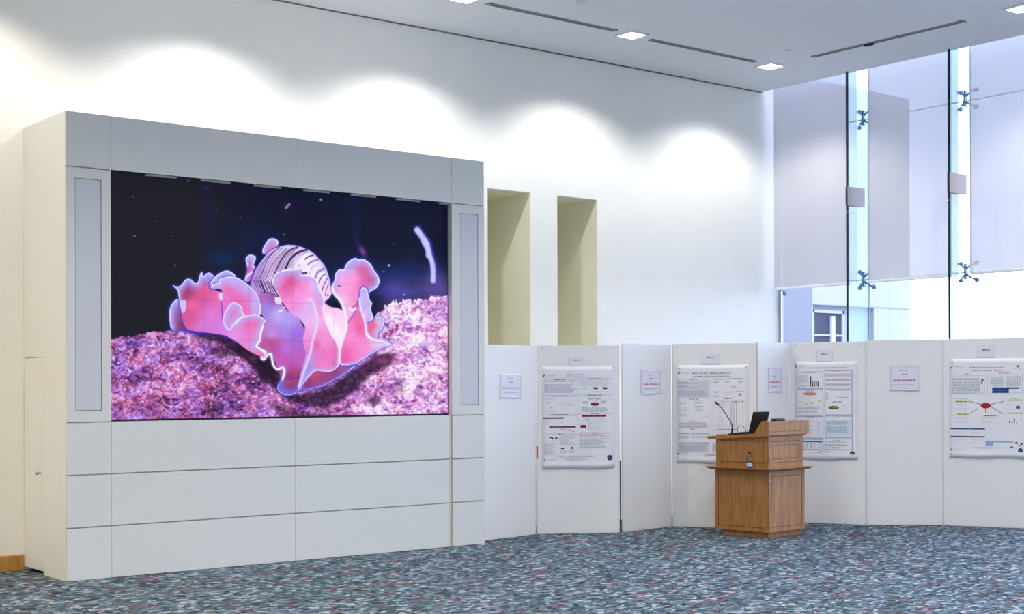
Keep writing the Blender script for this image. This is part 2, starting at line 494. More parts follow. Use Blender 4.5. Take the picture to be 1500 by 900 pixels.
def blind(y0, y1, zb, label):
    t = thing('roller_blind', label, 'blind', (XBL, (y0 + y1) / 2, zb), 0, 'roller blinds on the glass wall')
    hw = (y1 - y0) / 2; H = ZC + .75 - zb
    f = MB(); n = 10; V = []; F = []
    for i in range(n + 1):
        yy = -hw + 2 * hw * i / n
        for z in (0.03, H): V.append((.004 * math.sin(i * 1.7), yy, z))
    for i in range(n): F.append((2 * i, 2 * i + 2, 2 * i + 3, 2 * i + 1))
    f.add(V, F, M['blind'], True); f.build('fabric', t, fix=False)
    b = MB(); b.box(-.010, .010, -hw, hw, 0.0, .032, M['hem'], .006); tag(b.build('hem_bar', t), 'white hem bar')
    r = MB(); r.tube([(0.03, -hw, H), (.03, hw, H)], .03, M['hem'], 12); r.build('roller_tube', t)
    return t
blind(9.965, 11.185, 2.605, 'pale roller blind hanging beside the corner of the white wall')
blind(8.645, 9.80, 2.610, 'middle pale roller blind hanging between the two glass fins')
blind(7.30, 8.51, 2.622, 'pale roller blind beyond the second glass fin, cut by the edge of the photo')

# ------------------------------------------------------------------ outside
g = MB(); g.box(-20, 80, YB - 30, 60, -.6, -.3, M['paving']); g.build('ground')['kind'] = 'structure'
g = MB(); g.box(XG - 1.2, XG - .02, YW + ND + .12, 30, -.3, 9, M['concrete']); g.build('wall_sky_blocker')['kind'] = 'structure'  # unseen block added to shade the neighbouring building's side from the sky
bt = thing('building', 'pale flat roofed building with dark window recess, seen through glass below the blinds', 'building', (19.45, 16, -.3))
bx, by, bz = 19.45, 16.0, -.3
def brel(mb, name, lab=None): return tag(mb.build(name, bt, loc=(-bx, -by, -bz)), lab)
g = MB()
X0, X1, R0, R1, RT, RD_ = 19.45, 22.29, 19.47, 21.195, 2.885, .14
g.box(X0, X1, by + RD_, by + 9, -.3, 6.86, M['concrete'])
g.box(X0, X1, by, by + RD_, RT, 6.86, M['concrete'])
g.box(R1, X1, by, by + RD_, -.3, RT, M['concrete'])
g.box(X0, R0, by, by + RD_, -.3, RT, M['concrete'])
brel(g, 'outer_wall')
g = MB(); g.box(R0, R1, by + RD_ - .015, by + RD_ - .001, -.3, RT, M['recess']); brel(g, 'recess_wall')
g = MB(); wx0, wx1, wz0, wz1 = 19.53, 20.42, .6, 2.80
for a in (wx0, wx1 - .05): g.box(a, a + .05, by + RD_ - .08, by + RD_ - .015, wz0, wz1, M['mullion'])
g.box(wx0, wx1, by + RD_ - .08, by + RD_ - .015, wz1 - .05, wz1, M['mullion']); g.box(wx0, wx1, by + RD_ - .08, by + RD_ - .015, wz0, wz0 + .05, M['mullion'])
g.box(wx0, wx1, by + RD_ - .07, by + RD_ - .015, 2.34, 2.37, M['mullion'])
fr = brel(g, 'window_frame')
g = MB(); g.box(wx0 + .05, wx1 - .05, by + RD_ - .04, by + RD_ - .025, wz0 + .05, wz1 - .05, M['pane']); g.build('pane', fr)
g = MB(); g.box(20.06, 20.13, by + RD_ - .10, by + RD_ - .02, wz0, wz1 - .1, M['hem']); brel(g, 'window_post', 'white upright post in the window')
g = MB(); g.box(X0, X1, by - .012, by - .001, 2.885, 2.905, M['recess']); brel(g, 'wall_joint')

# ------------------------------------------------------------------ ceiling fittings
def downlight(x, y, label):
    t = thing('downlight', label, 'ceiling light', (x, y, ZC), 0, 'square downlights')
    a, b = .125, .100
    f = MB()
    for q in ((-a, a, -a, -b), (-a, a, b, a), (-a, -b, -b, b), (b, a, -b, b)):
        f.box(*q, -.014, 0, M['trimwhite'], .003)
    f.build('frame', t)
    l = MB()
    n = 8; V = []; F = []
    for i in range(n + 1):
        for j in range(n + 1):
            u, v = i / n * 2 - 1, j / n * 2 - 1
            V.append((u * b, v * b, -.008 - .030 * (1 - u * u) * (1 - v * v)))
    for i in range(n):
        for j in range(n): F.append((i * (n + 1) + j, (i + 1) * (n + 1) + j, (i + 1) * (n + 1) + j + 1, i * (n + 1) + j + 1))
    l.add(V, F, M['lamp'], True); tag(l.build('lens', t), 'glowing white lens')
    return t
RY = 10.19
downlight(11.777, RY + .07, 'lit square downlight nearest the corner of the room')
downlight(9.635, RY + .005, 'lit square downlight between the two ceiling slots along the white wall')
downlight(7.53, RY - .03, 'lit square downlight cut by the top edge of the photo, above the screen')
downlight(11.83, 7.25, 'lit square downlight above the blinds, apart from the row along the wall')

def slot(x, y, L, along, label, lever=False):
    t = thing('slot_diffuser', label, 'air vent', (x, y, ZC), 0 if along == 'x' else PI / 2, 'linear ceiling air slots')
    f = MB(); h = L / 2; wd = .034
    f.box(-h - .04, h + .04, -wd, -wd + .012, -.008, 0, M['slotgrey']); f.box(-h - .04, h + .04, wd - .012, wd, -.008, 0, M['slotgrey'])
    f.box(-h - .04, -h, -wd, wd, -.008, 0, M['slotgrey']); f.box(h, h + .04, -wd, wd, -.008, 0, M['slotgrey'])
    f.build('frame', t)
    s = MB(); s.box(-h, h, -wd + .012, wd - .012, -.003, 0, M['dark']); s.build('opening', t)
    v = MB(); v.box(-h, h, -.003, .003, -.007, -.0032, M['slotgrey']); v.build('vane', t)
    if lever:
        k = MB(); k.box(-.05 + lever, .05 + lever, -.022, .022, -.026, -.004, M['dark'], .005); k.build('damper_lever', t)
    return t
slot(8.59, 10.172, 1.52, 'x', 'long dark air slot in the ceiling above the screen')
slot(10.70, 10.225, 1.50, 'x', 'dark air slot in the ceiling between the two wall side downlights')
slot(11.805, 8.765, 1.77, 'y', 'dark air slot in the ceiling running beside the blinds', .2)

def cover(x, y, label):
    o = MB().lathe([(.045, 0), (.045, -.006), (.038, -.012), (.020, -.026), (.006, -.030)], M['trimwhite'], 20)
    o = o.build('ceiling_sprinkler', None, (x, y, ZC))
    return tag(o, label, 'sprinkler', 'ceiling sprinkler heads')
cover(8.448, 9.618, 'small white sprinkler head beside the ceiling slot above the screen')
cover(11.376, 9.672, 'small white sprinkler head near the downlight in the corner')

# ------------------------------------------------------------------ screen housing
HX0, HX1, HY0, HY1, HZ = 3.91, 7.87, 10.332, 11.246, 3.555
SX0, SX1, SZ0, SZ1 = 4.262, 7.50, 1.205, 3.143
YS = 10.392
hs = thing('screen_housing', 'large white panelled housing built around the video screen, standing against the white wall', 'cabinet', (HX0, HY0, 0))
def hrel(mb, name, lab=None): return tag(mb.build(name, hs, loc=(-HX0, -HY0, 0)), lab)
k = MB(); c0 = HY0 + .022
k.box(HX0 + .022, SX0 - .001, c0, HY1, .02, HZ - .02, M['core'])
k.box(SX1 + .001, HX1 - .001, c0, HY1, .0, HZ - .002, M['core'])
k.box(SX0 - .001, SX1 + .001, c0, HY1, SZ1 + .012, HZ - .02, M['core'])
k.box(SX0 - .001, SX1 + .001, c0, HY1, .02, SZ0 - .004, M['core'])
k.box(SX0, SX1, YS + .08, YS + .10, SZ0, SZ1, M['bezel'])
hrel(k, 'carcass')
# jambs of the screen opening
for xa in (SX0 - .012, SX1):
    k = MB(); k.box(xa, xa + .012, HY0 + .001, YS + .08, SZ0, SZ1 + .012, M['panel']); hrel(k, 'opening_jamb')
gx, gz = .0008, .0045
def hpanel(x0, x1, z0, z1, name='front_panel'):
    k = MB(); k.box(x0 + gx, x1 - gx, HY0, HY0 + .02, z0 + gz, z1 - gz, M['panel'], .0015); hrel(k, name)
XS = [HX0, SX0, 5.866, 7.465, HX1]
XR = 7.502
for r in range(3):
    z0, z1 = .4 * r, .4 * (r + 1)
    if r == 2: zt = SZ0 - .002
    else: zt = z1
    if r == 0: z0 = -gz + .002
    hpanel(HX0 - gx, SX0, z0, z1); hpanel(SX0, XS[2], z0, zt); hpanel(XS[2], XS[3], z0, zt); hpanel(XR, HX1 + gx, z0, z1)
k = MB(); k.box(XS[3] + .001, XR - .001, HY0 + .014, HY0 + .0215, .0, SZ0 - .006, M['groove']); hrel(k, 'joint_strip', 'beige upright joint strip')
zh = 3.137
hpanel(HX0 - gx, SX0, zh, HZ + gz, 'header_panel'); hpanel(SX0, 5.885, zh, HZ + gz, 'header_panel')
hpanel(5.885, XR - .002, zh, HZ + gz, 'header_panel'); hpanel(XR - .002, HX1 + gx, zh, HZ + gz, 'header_panel')
def speaker_panel(x0, x1, a0, a1, b0, b1):
    k = MB(); y0, y1 = HY0, HY0 + .02
    z0, z1 = 1.2 + gz, zh - gz
    k.box(x0, a0 - .004, y0, y1, z0, z1, M['panel']); k.box(a1 + .004, x1, y0, y1, z0, z1, M['panel'])
    k.box(a0 - .004, a1 + .004, y0, y1, z0, b0 - .004, M['panel']); k.box(a0 - .004, a1 + .004, y0, y1, b1 + .004, z1, M['panel'])
    p = hrel(k, 'speaker_panel')
    k = MB(); k.box(a0, a1, HY0 + .003, HY0 + .019, b0, b1, M['grille'], .002)
    tag(k.build('speaker_grille', p), 'tall narrow blue grey speaker grille')
speaker_panel(HX0, SX0 - gx, 3.984, 4.184, 1.291, 3.05)
speaker_panel(XR + gx, HX1, 7.598, 7.796, 1.297, 3.052)
# left side of the housing: fixed panels and an access door with a knob
k = MB()
k.box(HX0, HX0 + .02, HY0 + .0202, 10.822, 0, HZ, M['side']); k.box(HX0, HX0 + .02, 10.822, HY1, 1.705, HZ, M['side'])
hrel(k, 'side_panel')
d = MB(); d.box(HX0, HX0 + .018, 10.827, HY1 - .004, .028, 1.700, M['side'], .002)
d = hrel(d, 'access_door', 'plain white access door in the left side')
k = MB(); R = Matrix.Translation((HX0, 10.885, .797)) @ Matrix.Rotation(-PI / 2, 4, 'Y')
k.lathe([(.010, -.001), (.007, .012), (.016, .022), (.017, .032), (.010, .038)], M['metal'], 16, T=R)
k.build('knob', d)
k = MB(); k.box(HX0 + .02, HX1 - .002, c0, HY1, HZ - .018, HZ, M['side']); hrel(k, 'top_board')
for i in range(7):
    x = 4.56 + i * .47
    k = MB(); k.box(x, x + .26, YS - .035, YS - .012, SZ1 - .018, SZ1 - .001, M['clip'], .002)
    hrel(k, 'hanging_bracket', 'short grey bracket along the top of the opening')

# ------------------------------------------------------------------ the picture on the video wall
F_, A_, RO_, CX_, CY_, CH_ = 2046.4, .9002, -.003, 750.0, 565.2, 1.47
def chart_xy(X, Z):
    """drawing-sheet coordinates of a point on the screen, the sheet on which the outlines below were traced"""
    p = np.stack([X, np.full_like(X, YS), Z - CH_], -1)
    ca, sa = math.cos(A_), math.sin(A_)
    fw = np.array([ca, sa, 0.]); rt = np.array([sa, -ca, 0.]); up = np.array([0, 0, 1.])
    r = rt * math.cos(RO_) + up * math.sin(RO_); u = -rt * math.sin(RO_) + up * math.cos(RO_)
    d = p @ fw
    return CX_ + F_ * (p @ r) / d, CY_ - F_ * (p @ u) / d

NX, NZ = 600, 424
SCX0, SCX1, SCZ0, SCZ1 = SX0 + .006, SX1 - .008, SZ0 + .012, SZ1 - .002
gu, gv = np.meshgrid(np.linspace(0, 1, NX), np.linspace(0, 1, NZ))
GX = SCX0 + (SCX1 - SCX0) * gu; GZ = SCZ0 + (SCZ1 - SCZ0) * gv
PX, PY = chart_xy(GX, GZ)
IMG = np.zeros((NZ, NX, 3))

def hermite(t): return t * t * (3 - 2 * t)
def vnoise(x, y, seed):
    T = np.random.RandomState(seed).rand(257, 257)
    xi = np.floor(x).astype(int); yi = np.floor(y).astype(int)
    fx = hermite(x - xi); fy = hermite(y - yi)
    a = T[yi % 256, xi % 256]; b = T[yi % 256, (xi + 1) % 256]; c = T[(yi + 1) % 256, xi % 256]; d = T[(yi + 1) % 256, (xi + 1) % 256]
    return (a * (1 - fx) + b * fx) * (1 - fy) + (c * (1 - fx) + d * fx) * fy
def fbm(x, y, seed, oct=4):
    r = 0; a = .5
    for k in range(oct):
        r = r + a * vnoise(x * 2 ** k + 17 * k, y * 2 ** k + 9 * k, seed + k); a *= .5
    return r / (1 - .5 ** oct)
def smooth(pts, closed=True, n=4):
    P = np.array(pts, float); m = len(P); o = []
    rng = range(m) if closed else range(m - 1)
    for i in rng:
        p0 = P[(i - 1) % m] if closed or i > 0 else P[0]
        p1 = P[i]; p2 = P[(i + 1) % m]
        p3 = P[(i + 2) % m] if closed or i + 2 < m else P[-1]
        for k in range(n):
            t = k / n
            o.append(.5 * ((2 * p1) + (-p0 + p2) * t + (2 * p0 - 5 * p1 + 4 * p2 - p3) * t * t + (-p0 + 3 * p1 - 3 * p2 + p3) * t ** 3))
    if not closed: o.append(P[-1])
    return np.array(o)
def segd(x, y, P, closed):
    d = np.full(x.shape, 1e9)
    m = len(P)
    for i in range(m if closed else m - 1):
        a = P[i]; b = P[(i + 1) % m]; e = b - a; L = e @ e + 1e-9
        t = np.clip(((x - a[0]) * e[0] + (y - a[1]) * e[1]) / L, 0, 1)
        d = np.minimum(d, (x - a[0] - t * e[0]) ** 2 + (y - a[1] - t * e[1]) ** 2)
    return np.sqrt(d)
def inside(x, y, P):
    r = np.zeros(x.shape, bool); m = len(P)
    for i in range(m):
        a = P[i]; b = P[(i + 1) % m]
        if a[1] == b[1]: continue
        c = ((a[1] > y) != (b[1] > y)) & (x < (b[0] - a[0]) * (y - a[1]) / (b[1] - a[1]) + a[0])
        r ^= c
    return r
def area(P, pad):
    return (PX > P[:, 0].min() - pad) & (PX < P[:, 0].max() + pad) & (PY > P[:, 1].min() - pad) & (PY < P[:, 1].max() + pad)
def lerp(m, c, a):
    c = np.asarray(c, float)
    IMG[m] = IMG[m] * (1 - a[:, None]) + c * a[:, None]
def idw(x, y, cols):
    num = np.zeros((len(x), 3)); den = np.zeros(len(x))
    for cx, cy, c in cols:
        wt = 1 / (((x - cx) ** 2 + (y - cy) ** 2) + 26) ** 1.4
        num += wt[:, None] * np.array(c, float); den += wt
    return num / den[:, None]
WHT = (250, 246, 255)
def shape(pts, cols, rims=(), glow=0, aa=.7, alpha=1.0, sm=True, lav=(186, 178, 250), mot=.01, pale=.11):
    P = smooth(pts) if sm else np.array(pts, float)
    m = area(P, 8 if glow else 3)
    x, y = PX[m], PY[m]
    ins = inside(x, y, P); d = segd(x, y, P, True); sd = np.where(ins, d, -d)
    if glow:
        lerp(m, (38, 52, 214), np.where(ins, 0, np.exp(-(d / glow) ** 2) * .7))
    c = idw(x, y, cols) if len(cols) > 1 else np.tile(np.array(cols[0][2], float), (len(x), 1))
    if mot: c = c * (1 + mot * 2 * (fbm(x / 5, y / 5, 5)[:, None] - .5))
    c = c * (1 - pale) + np.array((244, 180, 255.)) * pale
    rk = np.clip((c[:, 0] - c[:, 1] - 90) / 80, 0, 1)[:, None]; c = c + rk * np.array((0, 14, 20.))
    for r, wd, sf in rims:
        sf = sf * 2.1; wd = wd * 1.2
        Q = P if r is None else smooth(r, False)
        e = segd(x, y, Q, r is None)
        a = np.exp(-(e / (wd + sf)) ** 2)[:, None] * .9
        c = c * (1 - a) + np.array(lav, float) * a
        a = np.clip(1.25 - e / wd, 0, 1)[:, None]
        c = c * (1 - a) + np.array(WHT, float) * a
    a = np.clip(sd / aa + .5, 0, 1) * alpha
    IMG[m] = IMG[m] * (1 - a[:, None]) + c * a[:, None]
def stroke(pts, wd, col, alpha=1.0, soft=.7, sm=True):
    P = smooth(pts, False) if sm and len(pts) > 2 else np.array(pts, float)
    m = area(P, wd + soft * 3 + 1)
    d = segd(PX[m], PY[m], P, False)
    lerp(m, col, np.clip((wd - d) / soft + .5, 0, 1) * alpha)
def softblob(x0, y0, rx, ry, col, a, ang=0.0):
    ca, sa = math.cos(ang), math.sin(ang)
    X = (PX - x0) * ca + (PY - y0) * sa; Y = -(PX - x0) * sa + (PY - y0) * ca
    e = np.exp(-((X / rx) ** 2 + (Y / ry) ** 2)) * a
    IMG[:] = IMG * (1 - e[..., None]) + np.array(col, float) * e[..., None]

# dark water
t = np.clip((PX - 280) / 120, 0, 1)[..., None]
IMG[:] = np.array((25, 24, 33)) * (1 - t) + np.array((11, 15, 42)) * t
IMG += (RNG.rand(NZ, NX, 1) - .5) * 7
softblob(325, 378, 22, 12, (10, 45, 100), .75); softblob(372, 350, 40, 30, (12, 26, 70), .6); softblob(520, 300, 8, 40, (14, 24, 84), .5)
softblob(305, 310, 7, 60, (26, 26, 62), .6); softblob(505, 395, 60, 26, (14, 30, 78), .5)
softblob(600, 385, 14, 14, (20, 40, 95), .5); softblob(590, 402, 60, 14, (22, 48, 120), .7)
softblob(500, 420, 30, 14, (60, 70, 170), .8)
hz = np.clip((PY - 398) / 26, 0, 1) * np.clip((PX - 545) / 30, 0, 1)
hz = hz[..., None] * (.75 + .5 * (fbm(PX / 22, PY / 14, 31)[..., None] - .5))
IMG[:] = IMG * (1 - hz) + np.array((82, 72, 152)) * hz
softblob(640, 412, 18, 22, (120, 90, 160), .5); softblob(575, 425, 24, 12, (84, 74, 190), .6)
softblob(531, 368, 4, 9, (150, 80, 175), .8, -.5); softblob(522, 352, 3, 14, (20, 30, 100), .6, -.4)
for sx, sy, sr, sc in ((197, 346, 1.3, (110, 110, 235)), (228, 325, 1, (90, 90, 150)), (276, 265, 1.4, (60, 90, 215)), (195, 289, .9, (80, 85, 120)),
                       (257, 389, 1, (110, 120, 160)), (253, 340, .9, (80, 80, 130)), (317, 308, .9, (80, 90, 180)), (353, 319, .9, (70, 90, 180)),
                       (470, 292.5, 1.4, (150, 170, 245)), (570, 389, 1.6, (190, 190, 250)), (577, 357, 1, (80, 90, 160)), (416, 344, 1, (120, 140, 200)),
                       (562, 398, 1, (150, 120, 210)), (301, 276, 1.8, (50, 50, 130)), (592, 432, 1.2, (190, 150, 230))):
    stroke([(sx - .3, sy), (sx + .3, sy)], sr, sc, .9, 1.0)
stroke([(419, 305), (424, 299)], 1.6, (190, 120, 210), .9, 1.6); softblob(421, 302, 4, 3, (150, 90, 190), .5)
# pale tentacle at the right
for off, wdt, col, al, sf in ((1.2, 6.0, (58, 66, 226), .7, 5), (0, 4.0, (200, 200, 250), 1, 3.0)):
    stroke([(611 + off, 337), (617.5 + off, 346), (625 + off, 358)], wdt * 1.02, col, al, sf)
    stroke([(622 + off, 354), (627 + off, 365), (628 + off, 374)], wdt * 1.0, col, al, sf)
    stroke([(628 + off, 372), (632.5 + off, 383), (634.5 + off, 396), (634.5 + off, 412)], wdt * .84, col, al, sf)

# rocky bottom covered in pink growth
ex = np.array([150, 175, 200, 222, 238, 262, 290, 330, 440, 540, 560, 575, 600, 625, 645, 670.])
ey = np.array([500, 495, 491, 487, 486, 483, 480, 480, 480, 470, 452, 443, 440, 437, 434, 432.])
edge = np.interp(PX, ex, ey) + (fbm(PX / 4, PX * 0 + 3, 77, 3) - .5) * np.where(PX > 540, 13, 5)
wx = PX + 9 * (fbm(PX / 13, PY / 13, 41) - .5); wy = PY + 9 * (fbm(PX / 13, PY / 13, 51) - .5)
n1 = fbm(wx / 22, wy / 15, 61, 4); n2 = fbm(wx / 5, wy / 3.6, 71, 4); n3 = 1 - 2 * np.abs(fbm(wx / 3.2, wy / 2.6, 81, 3) - .5)
bri = np.interp(PX, [160, 260, 360, 470, 540, 600, 660], [.46, .44, .38, .40, .62, .74, .64]) + np.interp(PY, [480, 520, 620], [.03, 0, .03])
bri = bri + (n1 - .5) * .62 + (n2 - .5) * .72 + (n3 - .62) * .46
ramp_x = [0, .18, .36, .52, .68, .84, 1.0]
rc = np.array([(22, 8, 36), (66, 26, 80), (122, 58, 126), (164, 92, 172), (204, 136, 212), (234, 184, 240), (255, 238, 255)], float)
bri = .5 + (bri - .5) * np.interp(PX, [480, 580], [1.0, 1.15]) + np.interp(PX, [540, 580], [0, -.05]); sub = np.stack([np.interp(bri, ramp_x, rc[:, k]) for k in range(3)], -1)
hue = (fbm(PX / 16, PY / 12, 91) - .5)[..., None] * np.interp(PX, [160, 420, 480], [1.3, .8, .5])[..., None]
sub = sub + hue * np.array((60, 0, -70.))
m = np.clip((PY - edge) / 1.2 + .5, 0, 1)[..., None]
IMG[:] = IMG * (1 - m) + sub * m
sxy = RNG.rand(2600, 5)
for q in sxy:
    x0 = 162 + q[0] * 496; lo = np.interp(x0, ex, ey)
    if x0 > 540 and q[4] > .85: lo -= 10
    y0 = lo + 2 + q[1] ** 1.0 * (622 - lo)
    if 340 < x0 < 560 and y0 < 600 - abs(x0 - 440) * .3 and q[4] < .75: continue
    an = q[2] * PI; ln = 2 + 7 * q[3] ** 2
    b = np.interp(x0, [160, 300, 420, 520, 560, 660], [.45, .40, .4, .55, .9, .9])
    if q[4] < .62: col = (200 + 55 * q[3], 140 + 90 * b, 215 + 38 * b); al = .30 + .45 * b * q[2]
    elif q[4] < .86: col = (44, 14, 56); al = .45
    else: col = (215, 100, 140); al = .4
    stroke([(x0, y0), (x0 + ln * .5 * math.cos(an), y0 + ln * .4 * math.sin(an)), (x0 + ln * math.cos(an + .7), y0 + ln * .8 * math.sin(an + .7))], .55, col, al, .8, False)
for q in RNG.rand(260, 4):
    x0 = 164 + q[0] * 490; lo = np.interp(x0, ex, ey); y0 = lo + 2 + q[1] * (616 - lo)
    stroke([(x0 - .4, y0), (x0 + .4, y0 + .2)], .7 + .7 * q[2], (246, 226, 255), .55 + .4 * q[3], .9)
for pts in ([(236, 580), (242, 592), (256, 596), (268, 590)], [(236, 594), (246, 603), (258, 606)], [(176, 562), (177, 575)], [(163, 586), (170, 590)],
            [(216, 487), (225, 490), (231, 500), (234, 507)], [(245, 540), (247, 552), (244, 562)]):
    stroke(pts, .8, (226, 190, 244), .8, .9)
def shade(pts, a, col=(28, 8, 34)):
    P = smooth(pts); mm = area(P, 12); x, y = PX[mm], PY[mm]
    d = segd(x, y, P, True); sd = np.where(inside(x, y, P), d, -d)
    lerp(mm, col, np.clip(sd / 7 + .55, 0, 1) * a * (.75 + .5 * (fbm(x / 4, y / 3, 121) - .25)))
shade([(285, 484), (318, 486), (345, 500), (385, 520), (402, 540), (400, 556), (378, 546), (350, 520), (322, 503), (292, 494)], .9)
shade([(376, 528), (405, 530), (420, 575), (470, 572), (520, 542), (556, 520), (576, 520), (572, 534), (545, 548), (520, 572), (498, 588), (470, 596), (440, 590), (424, 588), (400, 566), (382, 558)], .88)
shade([(540, 586), (552, 582), (556, 588), (546, 594)], .7, (16, 10, 30)); shade([(312, 512), (345, 508), (356, 516), (330, 523), (312, 520)], .6)
shade([(300, 600), (320, 590), (330, 604), (312, 614)], .4); shade([(580, 560), (590, 556), (592, 574), (582, 576)], .3); shade([(190, 552), (210, 546), (208, 560), (194, 566)], .3)
shade([(400, 590), (440, 604), (480, 606), (470, 618), (420, 614)], .5)
softblob(560, 528, 16, 6, (190, 90, 140), .45); softblob(610, 500, 40, 9, (255, 235, 255), .55); softblob(640, 470, 18, 16, (240, 190, 240), .3)

PK = (238, 86, 150)
# small lobes behind the shell
shape([(386, 372), (384.7, 366), (388, 358.7), (393.3, 351.3), (400, 349.4), (406.7, 352.7), (407.6, 357), (405, 363), (396, 370)],
      [(392, 358, (165, 160, 240)), (399, 362, (236, 90, 150)), (400, 355, (185, 150, 225)), (393, 369, (190, 110, 190))], [([(385, 371), (384.7, 366), (388, 358.7), (393.3, 351.3), (400, 349.4), (406.7, 352.7), (407.6, 357)], 1.5, 1.5)], 2.2)
shape([(360, 378.7), (366.7, 373.3), (374.7, 377.3), (371.5, 388), (373.5, 392), (370, 400), (366, 412), (359, 412), (359.5, 405), (362, 397.3), (361.3, 388)],
      [(366, 379, (170, 170, 245)), (366, 388, (190, 100, 180)), (364, 396, (200, 70, 140)), (363, 408, (230, 100, 190))], [([(361.3, 388), (360, 378.7), (366.7, 373.3), (374.7, 377.3), (371.5, 388), (373.5, 392)], 1.3, 1.5), ([(369, 399), (360, 406.7), (359, 412)], 1.0, 1)], 2.2)
# shell
shape([(367.3, 417.3), (372, 400), (380, 386.7), (392, 372), (404, 364), (420, 359.3), (436, 360.7), (453.3, 367.3), (466.7, 378.7), (477.3, 393.3), (484, 416), (486, 430), (470, 444), (420, 446), (408, 435.5), (396, 428.5), (385.3, 428), (374.7, 422.7)],
      [(380, 400, (196, 160, 226)), (395, 385, (232, 196, 246)), (420, 368, (246, 236, 255)), (450, 380, (250, 246, 255)), (470, 400, (246, 236, 255)), (478, 425, (248, 210, 240)), (400, 410, (244, 230, 255)), (388, 420, (216, 190, 246)), (374, 412, (170, 130, 214))],
      [([(380, 386.7), (392, 372), (404, 364), (420, 359.3), (436, 360.7), (453.3, 367.3), (466.7, 378.7), (477.3, 393.3), (484, 416)], .5, 1.2)], 1.8)
def sh(pts): return [(340 + x / 7.5, 340 + y / 7.5) for x, y in pts]
DK = (40, 20, 74)
for pts, wd, al in (([(300, 520), (350, 400), (400, 290), (470, 210), (520, 170)], .55, .9), ([(365, 530), (430, 380), (500, 280), (600, 180)], .5, .9),
                    ([(430, 560), (480, 430), (550, 290), (640, 200), (720, 165)], .95, .95), ([(525, 440), (590, 300), (620, 260), (700, 195)], .42, .8),
                    ([(590, 400), (640, 300), (720, 230), (815, 195)], 1.5, .95), ([(660, 410), (700, 330), (780, 255), (830, 225)], .35, .6),
                    ([(800, 300), (840, 270), (890, 258)], .9, .9), ([(835, 355), (880, 322), (940, 306)], 1.5, .65), ([(870, 405), (900, 370), (960, 340)], .4, .5),
                    ([(912, 510), (940, 445), (1010, 405)], 1.8, .6), ([(950, 570), (985, 490), (1030, 460)], .7, .8), ([(985, 655), (1010, 580), (1045, 512)], .6, .8),
                    ([(1020, 700), (1040, 620), (1060, 570)], .5, .7), ([(775, 455), (812, 450)], 1.9, .75), ([(225, 560), (260, 460), (310, 360), (390, 255)], .4, .5),
                    ([(205, 575), (240, 470), (290, 370)], .35, .6), ([(250, 520), (310, 390), (370, 300)], .3, .5), ([(330, 530), (400, 370), (480, 250), (560, 175)], .3, .45),
                    ([(400, 540), (450, 420), (520, 290), (610, 195)], .3, .45), ([(620, 400), (670, 310), (760, 240)], .3, .4), ([(1050, 700), (1052, 690)], 1.0, .8),
                    ([(850, 460), (880, 400)], .35, .5), ([(730, 385), (745, 355)], .7, .4)):
    stroke(sh(pts), wd, DK if al > .65 else (112, 84, 190), al, .6)
def resamp(p, n=7):
    p = smooth(p, False); d = np.concatenate([[0], np.cumsum(np.hypot(*np.diff(p, axis=0).T))]); t = np.linspace(0, d[-1], n)
    return np.stack([np.interp(t, d, p[:, 0]), np.interp(t, d, p[:, 1])], -1)
LS = [resamp(sh(q)) for q in ([(225, 560), (260, 460), (310, 360), (390, 255)], [(300, 520), (350, 400), (400, 290), (470, 210), (520, 170)], [(365, 530), (430, 380), (500, 280), (600, 180)],
      [(430, 560), (480, 430), (550, 290), (640, 200), (720, 165)], [(525, 440), (590, 300), (620, 260), (720, 190)], [(590, 400), (640, 300), (720, 230), (815, 195)], [(660, 410), (700, 330), (780, 255), (840, 222)])]
for a, b in zip(LS[:-1], LS[1:]):
    for f_, al in ((.28, .55), (.52, .75), (.76, .5)):
        stroke([tuple(q) for q in a * (1 - f_) + b * f_], .38, (92, 60, 130), al, .6)
for i, (a, b, wd) in enumerate((((240, 530), (270, 610), .5), ((285, 540), (325, 640), .9), ((315, 540), (358, 655), 1.6), ((345, 540), (395, 660), .9), ((378, 548), (428, 655), .9),
                                ((402, 556), (470, 690), .7), ((430, 572), (512, 715), 1.0), ((262, 540), (296, 630), .4), ((450, 590), (500, 690), .4))):
    stroke(sh([a, b]), wd, (44, 26, 92), .85, .6)
